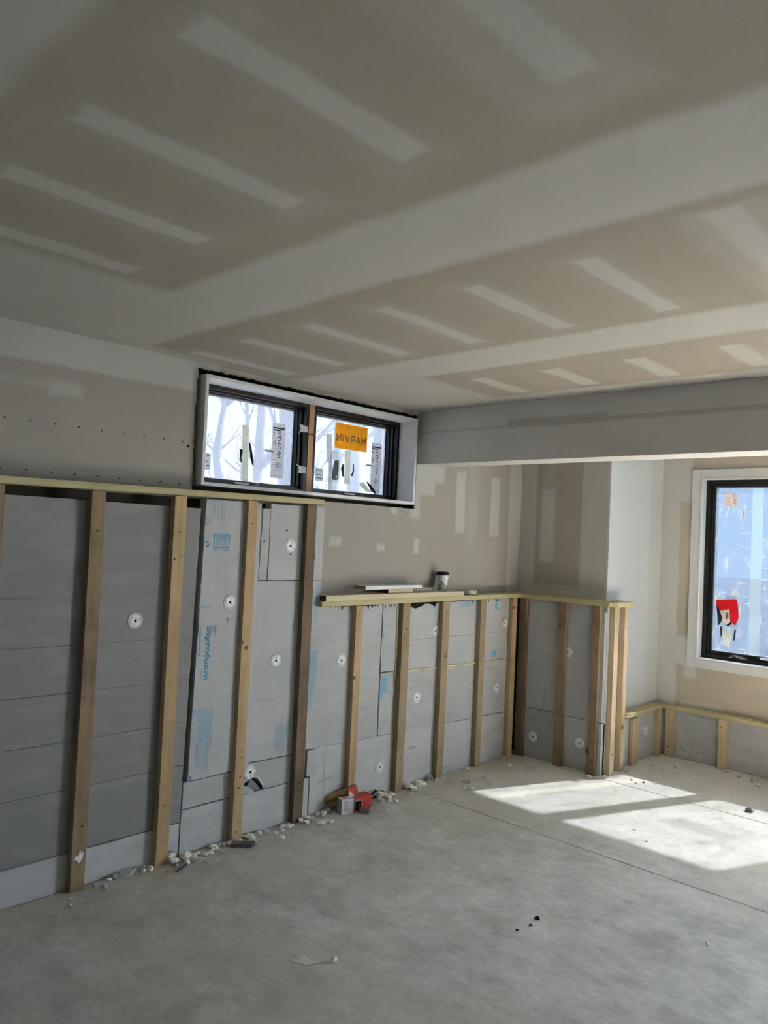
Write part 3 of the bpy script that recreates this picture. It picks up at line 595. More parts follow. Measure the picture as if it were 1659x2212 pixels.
# ================================================================== INSULATION BOARDS
# each wall has its own frame: (a along the wall, z, c out of the insulation face) -> world
FR = {'left': lambda a, z, c: (FX+c, a, z), 'recess': lambda a, z, c: (a, FY-c, z),
      'return': lambda a, z, c: (FS+c, a, z), 'far': lambda a, z, c: (a, FF-c, z)}
def edge_pts(p, q, step, amp, norm):
    n = max(1, int(math.dist(p, q)/step)); out = []
    for i in range(n):
        t = i/n; j = random.uniform(-amp, amp) if i else 0
        out.append((p[0]+(q[0]-p[0])*t+norm[0]*j, p[1]+(q[1]-p[1])*t+norm[1]*j))
    return out
def board(frame, poly, mat, label, c0=0.0, th=0.05, hs=(), vs=(), amp=0.0012, top=None, group=None, name='insulation_board', step=0.03):
    """foam board cut to a quad outline (a0,z0),(a1,z0'),(a1',z1),(a0',z1'); hs / vs are the factory score lines cut into the face"""
    fn = FR[frame]; mb = MB()
    def lerp(p, q, t): return (p[0]+(q[0]-p[0])*t, p[1]+(q[1]-p[1])*t)
    if len(poly) == 4:
        bl, br, tr, tl = poly
        cells = [(bl, br, tr, tl)]
        if hs:
            ts = [0]+sorted((h-bl[1])/(tl[1]-bl[1]) for h in hs)+[1]; cells = []
            for t0, t1 in zip(ts[:-1], ts[1:]): cells.append((lerp(bl, tl, t0), lerp(br, tr, t0), lerp(br, tr, t1), lerp(bl, tl, t1)))
        if vs:
            ts = [0]+sorted((v-bl[0])/(br[0]-bl[0]) for v in vs)+[1]; cells = []
            for t0, t1 in zip(ts[:-1], ts[1:]): cells.append((lerp(bl, br, t0), lerp(bl, br, t1), lerp(tl, tr, t1), lerp(tl, tr, t0)))
    else: cells = [tuple(poly)]
    gap = 0.0011
    for ci, c in enumerate(cells):
        q = list(c)
        if hs:
            if ci > 0: q[0] = (q[0][0], q[0][1]+gap); q[1] = (q[1][0], q[1][1]+gap)
            if ci < len(cells)-1: q[2] = (q[2][0], q[2][1]-gap); q[3] = (q[3][0], q[3][1]-gap)
        if vs:
            if ci > 0: q[0] = (q[0][0]+gap, q[0][1]); q[3] = (q[3][0]+gap, q[3][1])
            if ci < len(cells)-1: q[1] = (q[1][0]-gap, q[1][1]); q[2] = (q[2][0]-gap, q[2][1])
        out = []
        for i in range(len(q)):
            p, r = q[i], q[(i+1) % len(q)]; d = (r[0]-p[0], r[1]-p[1]); L = math.hypot(*d) or 1
            am = amp
            if top and i == 2: am = top
            if hs and ((i == 0 and ci > 0) or (i == 2 and ci < len(cells)-1)): am = 0
            if vs and ((i == 1 and ci < len(cells)-1) or (i == 3 and ci > 0)): am = 0
            out += edge_pts(p, r, 0.016 if am > 0.004 else step, am, (-d[1]/L, d[0]/L))
        front = [Vector(fn(a, z, c0)) for a, z in out]; back = [Vector(fn(a, z, c0-0.006)) for a, z in out]
        off = Vector(fn(0, 0, c0-0.006))-Vector(fn(0, 0, c0))
        mb.prism(front, off)
    inner = [(a, z) for a, z in poly]
    mb.prism([fn(a, z, c0-0.006) for a, z in inner], Vector(fn(0, 0, c0-th))-Vector(fn(0, 0, c0-0.006)))
    o = mb.build(name, mat); tag(o, label, 'insulation board', group or 'rigid foam insulation boards'); return o
def R(a0, a1, z0, z1): return [(a0, z0), (a1, z0), (a1, z1), (a0, z1)]
BD = {}
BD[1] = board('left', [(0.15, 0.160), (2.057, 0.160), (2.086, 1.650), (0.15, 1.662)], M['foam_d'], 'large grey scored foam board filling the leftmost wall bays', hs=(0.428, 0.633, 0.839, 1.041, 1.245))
BD[2] = board('left', R(0.15, 2.056, 0.002, 0.154), M['foam_b'], 'scuffed foam strip at floor below the large leftmost foam board')
BD[3] = board('left', [(2.083, 0.347), (2.436, 0.352), (2.440, 1.697), (2.107, 1.698)], M['foam_w'], 'tall pale foam board printed with big blue letters', c0=0.012, th=0.06, amp=0.0016)
BD[4] = board('left', [(2.447, 1.301), (2.499, 1.301), (2.505, 1.674), (2.458, 1.672)], M['foam_w'], 'narrow upright foam offcut just right of the big blue lettered board', c0=0.004)
BD[5] = board('left', R(2.509, 2.886, 1.300, 1.700), M['foam_w'], 'short foam board with washer right below the high window sill', c0=0.002)
BD[6] = board('left', [(2.445, 0.368), (2.768, 0.362), (2.768, 1.294), (2.445, 1.295)], M['foam_w'], 'scuffed foam board with faint blue print left of darkest stud', c0=0.0)
BD[7] = board('left', [(2.774, 0.371), (3.388, 0.354), (3.391, 1.141), (2.889, 1.142), (2.886, 1.292), (2.774, 1.293)], M['foam'], 'L-shaped foam board right of darkest stud reaching under loose plank', c0=0.003, amp=0.002, top=0.009)
BD[8] = board('left', R(2.068, 2.410, 0.216, 0.340), M['foam'], 'plain foam strip under the big blue lettered board')
hole9 = [(2.414, 0.216), (2.42, 0.216), (2.428, 0.268), (2.476, 0.288), (2.514, 0.272), (2.558, 0.228), (2.574, 0.214), (2.83, 0.216), (2.83, 0.356), (2.414, 0.362)]
BD[9] = board('left', hole9, M['foam'], 'broken foam strip with a jagged hole under its washer', amp=0.0012)
BD[10] = board('left', R(2.064, 2.863, 0.002, 0.210), M['foam_b'], 'scuffed bottom foam strip between second stud and darkest stud')
BD[11] = board('left', R(2.838, 2.900, 0.222, 0.362), M['foam'], 'small square foam patch beside the foot of darkest stud', c0=0.008)
BD[12] = board('left', [(2.872, 0.002), (4.84, 0.002), (4.84, 0.314), (2.872, 0.365)], M['foam_b'], 'long bottom foam board running behind red carton to the corner', vs=(2.977, 3.910))
BD[13] = board('left', [(3.397, 0.738), (3.520, 0.736), (3.513, 1.149), (3.396, 1.147)], M['foam'], 'narrow foam filler edged with yellow foam beads below loose plank', c0=0.006, top=0.010)
BD[14] = board('left', [(3.402, 0.356), (3.530, 0.350), (3.530, 0.730), (3.404, 0.728)], M['foam'], 'narrow foam filler with torn blue print strip near yellow beads', c0=0.0)
BD[16] = board('left', [(3.536, 0.722), (4.842, 0.698), (4.842, 1.149), (3.536, 1.132)], M['foam_w'], 'upper foam board behind the coffee cup shelf near corner', hs=(0.912,), top=0.006)
BD[17] = board('left', [(3.534, 0.347), (4.842, 0.320), (4.842, 0.692), (3.534, 0.716)], M['foam'], 'middle foam board below the horizontal yellow foam bead')
BD[18] = board('recess', R(0.003, 0.662, 0.356, 1.143), M['foam'], 'shaded upper foam board on recess end wall', vs=(0.24,))
BD[19] = board('recess', R(0.003, 0.672, 0.002, 0.351), M['foam'], 'shaded lower foam board on recess end wall')
BD[20] = board('recess', R(0.666, 0.697, 0.358, 1.105), M['foam'], 'slim upright foam piece at the outer corner, upper', c0=0.012)
BD[21] = board('recess', R(0.676, 0.700, 0.002, 0.350), M['foam_b'], 'slim upright foam piece at the outer corner, lower', c0=0.016)
BD[22] = board('return', R(4.895, 5.142, 0.352, 1.140), M['foam_w'], 'bright foam board behind the paired corner studs, upper')
BD[23] = board('return', R(4.895, 5.785, 0.002, 0.347), M['foam_b'], 'low foam board running from paired studs to far corner')
BD[24] = board('far', R(0.705, 2.93, 0.002, 0.345), M['foam_b'], 'low scuffed foam board under the blue filmed window')
# jagged shards inside the broken hole
tag(MB().prism([(-0.004, 2.43, 0.218), (-0.004, 2.53, 0.217), (-0.012, 2.515, 0.245), (-0.02, 2.48, 0.278)], (-0.012, 0.004, 0)).build('foam_shard', M['foam_d']), 'dark foam shard standing in the broken hole', 'foam scrap')
tag(MB().prism([(0.004, 2.418, 0.214), (0.004, 2.492, 0.213), (0.001, 2.452, 0.243), (0.0, 2.42, 0.258)], (-0.01, 0, 0)).build('foam_shard', M['foam']), 'pale triangular foam shard lying in the broken hole', 'foam scrap')
tag(MB().tube([(0.002, 2.505, 0.285), (0.006, 2.525, 0.262), (0.004, 2.54, 0.238), (0.005, 2.552, 0.218)], [0.003, 0.006, 0.004, 0.006], 6).build('foam_curl', M['washer']), 'white curled foam edge hanging in the broken hole', 'foam scrap')

# ---- blue factory print on the boards
def ink(bd, mat, name='print'): return lambda mb: mb.build(name, M[mat], BD[bd], recalc=False)
def lpr(c): return lambda tx, ty, y, z: (c, y+ty, z-tx)       # text reading downwards, letter tops to the right
def quad(mb, c, y0, y1, z0, z1): mb.add([(c, y0, z0), (c, y1, z0), (c, y1, z1), (c, y0, z1)], [(0, 1, 2, 3)])
def lines(mb, c, y, z0, z1, t=0.004, word=0.02):
    z = z0
    while z > z1:
        l = random.uniform(0.4, 1.3)*word; quad(mb, c, y-t/2, y+t/2, max(z1, z-l), z); z -= l+0.004
c = 0.0128
mb = MB(); text_fit(mb, 'Styrofoam', 0.262, 0.030, lambda tx, ty: (c, 2.146-0.00003*0+ty-0.02*tx, 1.083-tx), 0.03)
mb.build('lettering', M['ink'], BD[3], recalc=False)
mb = MB(); text_fit(mb, 'Scoreboard', 0.142, 0.014, lambda tx, ty: (c, 2.1045+ty-0.02*tx, 1.085-tx), 0.015)
text_fit(mb, 'DUPONT', 0.062, 0.012, lambda tx, ty: (c, 2.188+ty-0.02*tx, 1.086-tx), 0.01)
text_fit(mb, 'Brand', 0.042, 0.006, lambda tx, ty: (c, 2.122+ty, 0.871-tx), 0.01)
mb.build('lettering', M['ink'], BD[3], recalc=False)
mb = MB()
for y, z0, z1 in ((2.151, 1.693, 1.606), (2.157, 1.693, 1.64), (2.173, 1.694, 1.617), (2.196, 1.695, 1.577), (2.213, 1.695, 1.588)): lines(mb, c, y, z0, z1, 0.0045)
for k in range(12):     # fine-print block
    y = 2.112+k*0.0082; e = (0.38, 0.39, 0.45, 0.395, 0.40, 0.52, 0.37, 0.52, 0.375, 0.385, 0.47, 0.495)[k]; s = 0.683 if k > 0 else 0.684
    if k < 1: e = 0.64
    lines(mb, c, y, s, e, 0.0062, 0.03)
for y in (2.088, 2.096): lines(mb, c, y, 0.625, 0.540, 0.006)
quad(mb, c, 2.096, 2.166, 1.172, 1.181); quad(mb, c, 2.093, 2.099, 1.166, 1.186)
mb.build('fine_print', M['ink2'], BD[3], recalc=False)
mb = MB()               # framed panel mark, logo curl, round marks
y0, y1, z0, z1, t = 2.157, 2.252, 1.462, 1.533, 0.0065
for a in ((y0, y1, z0, z0+t), (y0, y1, z1-t, z1), (y0, y0+t, z0+t, z1-t), (y1-t, y1, z0+t, z1-t), (y0, y0+0.026, z0-0.013, z0-0.008), (y1-0.036, y1, z0-0.013, z0-0.008)): quad(mb, c, *a)
def arc(mb, c, cy, cz, r, t, a0, a1, n=14):
    for i in range(n):
        p, q = math.radians(a0+(a1-a0)*i/n), math.radians(a0+(a1-a0)*(i+1)/n)
        mb.add([(c, cy+r*math.cos(p), cz+r*math.sin(p)), (c, cy+r*math.cos(q), cz+r*math.sin(q)), (c, cy+(r-t)*math.cos(q), cz+(r-t)*math.sin(q)), (c, cy+(r-t)*math.cos(p), cz+(r-t)*math.sin(p))], [(0, 1, 2, 3)])
arc(mb, c, 2.117, 1.478, 0.016, 0.008, -60, 140); arc(mb, c, 2.112, 1.594, 0.015, 0.003, -110, 110); arc(mb, c, 2.112, 1.594, 0.008, 0.002, -160, 120); arc(mb, c, 2.094, 0.667, 0.013, 0.005, -100, 100); quad(mb, c, 2.087, 2.102, 0.352, 0.372)
quad(mb, c, 2.113, 2.128, 1.464, 1.474)
mb.build('mark', M['ink'], BD[3], recalc=False)
mb = MB()
for i in range(15): quad(mb, c, 2.172+i*0.0045, 2.172+i*0.0045+random.choice((0.0022, 0.003, 0.0036)), 1.475, 1.522)
mb.build('bar_mark', M['ink2'], BD[3], recalc=False)
c = 0.0008
mb = MB(); text_fit(mb, 'Scoreboard', 0.135, 0.012, lambda tx, ty: (c, 2.712+ty, 0.938-tx), 0.015)
text_fit(mb, 'ST-100 Insulation', 0.198, 0.012, lambda tx, ty: (c, 2.690+ty, 0.935-tx), 0.015)
text_fit(mb, '25 psi, max 0.1% water absorption', 0.24, 0.009, lambda tx, ty: (c, 2.652+ty, 0.933-tx), 0.01)
text_fit(mb, 'ASTM E84 Class A', 0.12, 0.009, lambda tx, ty: (c, 2.630+ty, 0.832-tx), 0.01); text_fit(mb, 'ASTM', 0.03, 0.009, lambda tx, ty: (c, 2.635+ty, 0.932-tx), 0.01)
mb.build('lettering', M['ink2'], BD[6], recalc=False)
mb = MB()
for k in range(11):
    lines(mb, c, 2.613+k*0.0088, 0.535, random.uniform(0.38, 0.45), 0.006, 0.03)
arc(mb, c, 2.706, 0.535, 0.012, 0.004, 0, 360); quad(mb, c, 2.69, 2.74, 1.055, 1.062); quad(mb, c, 2.69, 2.696, 1.04, 1.07)
mb.build('fine_print', simple('faint_blue_ink', (0.34, 0.43, 0.50), 0.7, 0.2), BD[6], recalc=False)
c = 0.0038
mb = MB(); text_fit(mb, 'Styrofoam', 0.222, 0.030, lambda tx, ty: (c, 2.838+ty, 1.285-tx), 0.03); text_fit(mb, 'DUPONT', 0.055, 0.012, lambda tx, ty: (c, 2.872+ty*0.8, 1.285-tx), 0.01)
mb.build('lettering', M['ink2'], BD[7], recalc=False)
mb = MB()
for k in range(9):
    y = 2.812+k*0.0085; lines(mb, c, y, 0.914, (0.52, 0.54, 0.57, 0.60, 0.58, 0.62, 0.66, 0.7, 0.75)[k], 0.0072, 0.05)
mb.build('fine_print', M['ink2'], BD[7], recalc=False)
c = 0.0008
mb = MB()
for k in range(7): lines(mb, c, 3.412+k*0.0085, 0.705, random.uniform(0.56, 0.62), 0.0075, 0.05)
text_fit(mb, 'DuP', 0.07, 0.030, lambda tx, ty: (c, 3.405+ty*0.8, 0.44-tx), 0.02)
mb.build('fine_print', simple('torn_blue_ink', (0.22, 0.42, 0.58), 0.7, 0.2), BD[14], recalc=False)
def horiz(c, y0, z0): return lambda tx, ty: (c, y0+tx, z0+ty)
mb = MB(); text_fit(mb, 'ST-100 Insulation', 0.155, 0.014, horiz(c, 3.765, 1.098), 0.012); text_fit(mb, 'Scoreboard', 0.11, 0.014, horiz(c, 3.80, 1.118), 0.012)
mb.build('lettering', simple('mid_blue_ink', (0.25, 0.42, 0.56), 0.7, 0.2), BD[16], recalc=False)
mb = MB()
for k in range(5):
    y = 4.165
    while y < 4.345:
        l = random.uniform(0.01, 0.03); quad(mb, c, y, min(4.348, y+l), 1.104+k*0.0075, 1.110+k*0.0075); y += l+0.003
mb.build('fine_print', M['ink2'], BD[16], recalc=False)
mb = MB(); quad(mb, c, 4.566, 4.612, 1.128, 1.146); quad(mb, c, 4.566, 4.590, 1.068, 1.118); mb.add([(c, 4.59, 1.068), (c, 4.612, 1.07), (c, 4.59, 1.095)], [(0, 1, 2)]); quad(mb, c, 4.552, 4.602, 0.735, 0.772); quad(mb, c, 4.560, 4.595, 0.772, 0.776); mb.build('mark', M['ink3'], BD[16], recalc=False)

# ---- dents and scratches that catch the light
for (y, z, r, bd) in ((2.27, 1.10, 0.018, 3), (2.285, 0.985, 0.016, 3)):
    MB().prism([(0.0, y-r*0.4, z-r), (0.0, y+r*0.3, z-r*0.9), (0.0, y+r*0.35, z+r), (0.0, y-r*0.5, z+r*0.8)], (0.0135 if bd == 3 else 0.002, 0, 0)).build('dent', M['foam_b'], BD[bd])
for (y, z) in ((2.62, 1.565), (2.655, 1.438)):
    MB().lathe([(0.0055, 0), (0.0055, 0.0012)], 10).xf(lambda a, b, h, y=y, z=z: (0.0022+h, y+a, z+b)).build('screw_hole', M['hole'], BD[5])
MB().lathe([(0.0055, 0), (0.0055, 0.0012)], 10).xf(lambda a, b, h: (0.0042+h, 2.472+a, 1.503+b)).build('screw_hole', M['hole'], BD[4])

# torn dark notches along the top edges under the waist-high ledge
rnt = random.Random(9)
for bd, cc, ya, yb, n in ((7, 0.0034, 3.02, 3.36, 8), (13, 0.0064, 3.41, 3.50, 4), (16, 0.0004, 3.98, 4.80, 6)):
    for i in range(n):
        y = ya+(yb-ya)*(i+rnt.uniform(-.3, .3))/(n-1 if n > 1 else 1); d = rnt.uniform(0.012, 0.036); w_ = rnt.uniform(0.003, 0.009); k_ = rnt.uniform(-0.012, 0.004)
        y = min(max(y, ya), yb-0.01)
        MB().prism([(cc, y-w_, 1.143), (cc, y+k_*0.4, 1.143-d*0.6), (cc, y+k_, 1.143-d), (cc, y+w_+k_*0.3, 1.143-d*0.5), (cc, y+w_, 1.143)], (0.0006, 0, 0)).build('tear', M['hole'], BD[bd])
MB().prism([(0.0004, y, z) for y, z in ((3.615, 1.148), (3.615, 1.112), (3.66, 1.118), (3.70, 1.108), (3.76, 1.122), (3.79, 1.136), (3.84, 1.134), (3.872, 1.122), (3.885, 1.108), (3.90, 1.13), (3.915, 1.148))], (0.0006, 0, 0)).build('tear', M['hole'], BD[16])
# ================================================================== WASHERS
def washer_proto():
    root = empty('insulation_washer', (0, 0, 0))
    MB().lathe([(0.0305, 0.0002), (0.036, 0.0), (0.036, 0.003), (0.0335, 0.0042), (0.0305, 0.003), (0.0305, 0.0002)], 32).build('flange', M['washer'], root, local=True)
    MB().lathe([(0.031, 0.0), (0.031, 0.0014), (0.004, 0.0014)], 32).build('web', M['crumb_g'], root, local=True)  # greyer than the rim: shade of the recessed groove put into the colour
    h = MB()
    for k in range(3):
        a0, a1 = math.radians(120*k+5), math.radians(120*k+115); n = 8
        pts = [(0.027*math.cos(a0+(a1-a0)*i/n), 0.027*math.sin(a0+(a1-a0)*i/n), 0.001) for i in range(n+1)] + [(0.0066*math.cos(a1-(a1-a0)*i/n), 0.0066*math.sin(a1-(a1-a0)*i/n), 0.001) for i in range(n+1)]
        h.prism(pts, (0, 0, 0.0035))
    h.build('hub', M['washer'], root, local=True)
    MB().lathe([(0.0058, 0.001), (0.0058, 0.0046), (0.0045, 0.0046), (0.004, 0.003), (0.001, 0.003)], 16).build('screw', M['hole'], root, local=True)
    return root
wp = washer_proto(); first = [True]
def washer(frame, a, z, c, label, rot=0, tilt=0):
    o = wp if first[0] else copy_tree(wp); first[0] = False
    o.location = FR[frame](a, z, c)
    n = Vector(FR[frame](0, 0, 1))-Vector(FR[frame](0, 0, 0))
    q = n.to_track_quat('Z', 'Y'); o.rotation_euler = (q.to_matrix() @ Matrix.Rotation(rot, 3, 'Z')).to_euler()
    tag(o, label, 'washer', 'round plastic insulation washers')
for a in (('left', 1.770, 1.126, 0.0, 'white washer between first two studs on large foam board', 0.4), ('left', 2.271, 1.194, 0.012, 'white washer above the big blue lettering', 1.2),
          ('left', 2.649, 1.483, 0.002, 'highest white washer, just under the high window', 1.3), ('left', 2.590, 0.877, 0.0, 'white washer beside faint blue print left of darkest stud', 1.5),
          ('left', 3.066, 0.837, 0.003, 'white washer right of the darkest stud at mid height', 0.3), ('left', 2.457, 0.318, 0.0, 'white washer above the broken hole', 0.6),
          ('left', 3.430, 0.164, 0.0, 'low white washer right of the red carton', 0.2), ('left', 3.905, 0.956, 0.0, 'white washer below the coffee cup', 1.0),
          ('left', 3.745, 0.544, 0.0, 'white washer under the yellow foam bead, near filler strip', 0.5), ('left', 4.695, 0.967, 0.0, 'upper white washer next to recess corner stud', 0.9),
          ('left', 4.617, 0.508, 0.0, 'lower white washer near recess corner stud', 0.1), ('recess', 0.161, 0.151, 0.0, 'low shaded washer left of recess middle stud', 0.7),
          ('recess', 0.533, 0.188, 0.0, 'low shaded washer right of recess middle stud', 0.9), ('recess', 0.418, 0.80, 0.0, 'washer half hidden behind recess middle stud', 0.2),
          ('return', 5.555, 0.20, 0.0, 'faint washer on low foam board near far corner', 0.3)):
    washer(*a)

# ================================================================== YELLOW FOAM BEADS
def bead(path, r, label, n=26):
    P = [Vector(p) for p in path]; pts = []; rad = []
    for i in range(n+1):
        t = i/n*(len(P)-1); k = min(int(t), len(P)-2); q = P[k].lerp(P[k+1], t-k)
        pts.append(q+Vector((random.uniform(-.0015, .0015), random.uniform(-.002, .002), random.uniform(-.003, .003)))); rad.append(r*random.uniform(0.45, 1.25))
    o = MB().tube(pts, rad, 7).build('foam_bead', M['bead'], smooth=True); tag(o, label, 'foam bead')
bead([(0.001, 3.62, 0.722), (0.003, 3.9, 0.716), (0.004, 4.05, 0.716), (0.003, 4.4, 0.706), (0.003, 4.70, 0.700)], 0.0085, 'horizontal yellow foam bead in the seam near recess corner', 60)
bead([(0.004, 3.522, 1.145), (0.004, 3.527, 1.0), (0.004, 3.529, 0.85), (0.004, 3.530, 0.70)], 0.0075, 'long upright yellow foam bead beside the filler strip', 40)
bead([(0.005, 3.396, 0.955), (0.005, 3.394, 0.88), (0.005, 3.394, 0.79)], 0.006, 'short upright yellow foam bead left of the filler strip', 22)
bead([(0.003, 4.0, 0.706), (0.003, 4.06, 0.70), (0.003, 4.10, 0.712)], 0.008, 'small drip of yellow foam under the horizontal bead', 8)

# ================================================================== STUDS
def stud(frame, a0, a1, z1, mat, label, c=(0.001, 0.038), screws=(), knots=(), z0=0.001, name='wall_stud', chamf=0.0015, lean=0.0):
    fn = FR[frame]; mb = MB()
    vs = [fn(a, z, cc) for z in (z0, z1) for a, cc in ((a0, c[0]), (a1, c[0]), (a1, c[1]), (a0, c[1]))]
    vs = vs[:4] + [fn(a+lean, z1, cc) for a, cc in ((a0, c[0]), (a1, c[0]), (a1, c[1]), (a0, c[1]))]
    mb.add(vs, [(0, 1, 2, 3), (7, 6, 5, 4), (0, 4, 5, 1), (1, 5, 6, 2), (2, 6, 7, 3), (3, 7, 4, 0)])
    o = mb.build(name, M[mat], bevel=chamf); tag(o, label, 'wood stud', 'upright studs against the foam walls')
    for (u, z) in screws:
        a = a0+(a1-a0)*u+lean*z/z1
        MB().lathe([(0.0042, 0), (0.0042, 0.0008)], 8).xf(lambda x, y, h: fn(a+x, z+y, c[1]+h)).build('screw', M['hole'], o)
    for (u, z, ra, rz) in knots:
        a = a0+(a1-a0)*u+lean*z/z1
        MB().lathe([(1, 0), (1, 0.0006), (0.3, 0.001)], 14).xf(lambda x, y, h: fn(a+x*ra, z+y*rz, c[1]+h)).build('knot', M['knot'], o)
    return o
TZ = lambda y: 1.697+(y-1.14)*0.0105
stud('left', 1.102, 1.163, TZ(1.13)-0.002, 'brown', 'brown stud cut off by left edge of view')
s1 = stud('left', 1.518, 1.581, TZ(1.55)-0.004, 'brown', 'first full stud from left, weathered brown with plaster splat', screws=((0.5, 1.525), (0.62, 0.27)))
MB().prism([(0.0385, 1.53+0.04*a, 0.128+0.03*b) for a, b in ((0, 0.3), (0.25, 0.9), (0.4, 0.5), (0.6, 1.6), (0.75, 0.9), (1, 1.1), (0.9, 0.2), (0.5, -0.4), (0.3, 0.1))], (0.0015, 0, 0)).build('plaster_splat', M['washer'], s1)
stud('left', 1.918, 1.982, TZ(1.95)-0.004, 'tan', 'second full stud from left, orange tan with saw marks', screws=((0.55, 1.535), (0.2, 1.408), (0.8, 1.42), (0.5, 0.272)))
stud('left', 2.336, 2.396, TZ(2.36)-0.003, 'tan', 'third full stud from left, beside the big blue lettering', screws=((0.5, 1.59), (0.6, 0.452), (0.6, 0.415), (0.55, 0.32), (0.5, 0.265), (0.4, 0.05)), knots=((0.05, 0.995, 0.012, 0.008), (0.5, 0.965, 0.009, 0.009)))
stud('left', 2.729, 2.796, TZ(2.76)-0.003, 'dark', 'darkest brown stud at the end of the tall foam section', screws=((0.6, 1.50), (0.75, 0.93), (0.4, 0.80), (0.6, 0.43), (0.6, 0.39), (0.5, 0.28), (0.5, 0.21), (0.45, 0.17)), knots=((0.9, 1.43, 0.01, 0.02), (0.02, 0.36, 0.006, 0.01)))
stud('left', 3.136, 3.191, PZ0-0.002, 'tan', 'orange tan stud directly behind the red carton', screws=((0.4, 1.09), (0.5, 0.17)), knots=((0.15, 0.735, 0.011, 0.012),))
stud('left', 3.541, 3.610, PZ0-0.002, 'grey', 'greyish stud between filler strip and coffee cup washer', screws=((0.6, 1.06), (0.55, 0.99), (0.3, 0.93), (0.5, 0.2)))
stud('left', 3.933, 4.001, PZ0-0.002, 'grey', 'greyish stud directly below the coffee cup', screws=((0.6, 1.07), (0.5, 0.17)), knots=((0.6, 0.79, 0.012, 0.012),))
stud('left', 4.348, 4.410, PZ0-0.002, 'grey', 'stud below the small grey tape roll', screws=((0.6, 1.085), (0.4, 0.96), (0.3, 0.12), (0.7, 0.12)))
stud('left', 4.736, 4.795, PZ0-0.002, 'tan', 'left stud of the pair in the recess corner', screws=((0.5, 0.15),), knots=((0.3, 1.08, 0.02, 0.008),))
stud('recess', 0.028, 0.087, PZ0-0.003, 'dark', 'right shaded stud of the pair in the recess corner', screws=((0.5, 0.16), (0.3, 1.04)))
stud('recess', 0.350, 0.411, PZ0-0.003, 'brown', 'middle stud standing on the recess end wall', screws=((0.4, 1.06), (0.4, 0.10)), knots=((0.3, 0.98, 0.01, 0.03),))
stud('recess', 0.613, 0.671, PZ0-0.003, 'brown', 'rightmost stud on recess end wall, before the outer corner', screws=((0.5, 1.045), (0.6, 0.09)), knots=((0.02, 0.155, 0.014, 0.022),))
stud('return', 4.926, 4.984, PZ0-0.003, 'pale', 'front stud of the sunlit pair at outer corner', c=(0.001, 0.040), screws=((0.5, 0.14), (0.3, 1.06)))
stud('return', 5.076, 5.130, PZ0-0.003, 'pale', 'rear stud of the sunlit pair, with a split dark knot', c=(0.001, 0.040), screws=((0.6, 0.99), (0.5, 0.14)), knots=((0.3, 0.305, 0.016, 0.020),))
stud('return', 5.283, 5.360, 0.336, 'pale', 'short pale stud standing alone below the low return ledge', c=(0.001, 0.036), screws=((0.6, 0.285),), chamf=0.007)
stud('return', 5.694, 5.748, LZ0-0.003, 'pale', 'left short stud of the pair in the far corner', screws=((0.6, 0.30), (0.7, 0.10)))
stud('far', 0.764, 0.823, LZ0-0.003, 'pale', 'right short stud of the pair in the far corner', screws=((0.45, 0.30), (0.45, 0.072)))
stud('far', 1.153, 1.211, LZ0-0.003, 'pale', 'lone short stud under the blue filmed window', screws=((0.4, 0.295), (0.35, 0.078)))

# ================================================================== PLATES / LEDGES
def plate(name, pts, z0, z1, mat, label, dz=0.0, bevel=0.002):
    """ledge board: plan outline pts, z0..z1"""
    mb = MB(); mb.prism([(x, y, z0) for x, y in pts], (0, 0, z1-z0))
    o = mb.build(name, M[mat], bevel=bevel); return tag(o, label, 'ledge board', 'wood ledge boards capping the foam walls')
tp = MB(); tp.prism([(x, y, TZ(y)) for x, y in ((XD, -0.3), (0.041, -0.3), (0.041, 2.846), (XD, 2.846))], (0, 0, 0.030))
tag(tp.build('top_plate', M['plate_y'], bevel=0.002), 'long high greenish ledge board below the high window', 'ledge board', 'wood ledge boards capping the foam walls')
plate('top_plate', [(XD, 2.866), (0.039, 2.866), (0.039, 4.841), (XD, 4.968)], PZ0, PZ1, 'plate_y', 'waist-high ledge board along the left wall under the loose plank')
plate('top_plate', [(XD+0.001, 4.969), (0.0395, 4.8425), (0.735, 4.8425), (0.778, 4.885), (0.655, 4.968)], PZ0-0.004, PZ1-0.002, 'plate_x', 'waist-high ledge board on the recess end wall')
plate('top_plate', [(XS+0.013, 4.975), (0.779, 4.889), (0.782, 5.128), (XS+0.013, 5.128)], PZ0-0.006, PZ1-0.002, 'plate_y', 'short waist-high ledge return above the paired studs')
plate('top_plate', [(XS+0.013, 5.145), (0.742, 5.145), (0.742, 5.748), (XS+0.013, 5.828)], LZ0, LZ1, 'plate_y', 'knee-high ledge board on the sunlit return wall')
plate('top_plate', [(XS+0.014, 5.829), (0.7425, 5.749), (2.93, 5.749), (2.93, 5.829)], LZ0, LZ1, 'plate_x', 'knee-high ledge board under the blue filmed window')

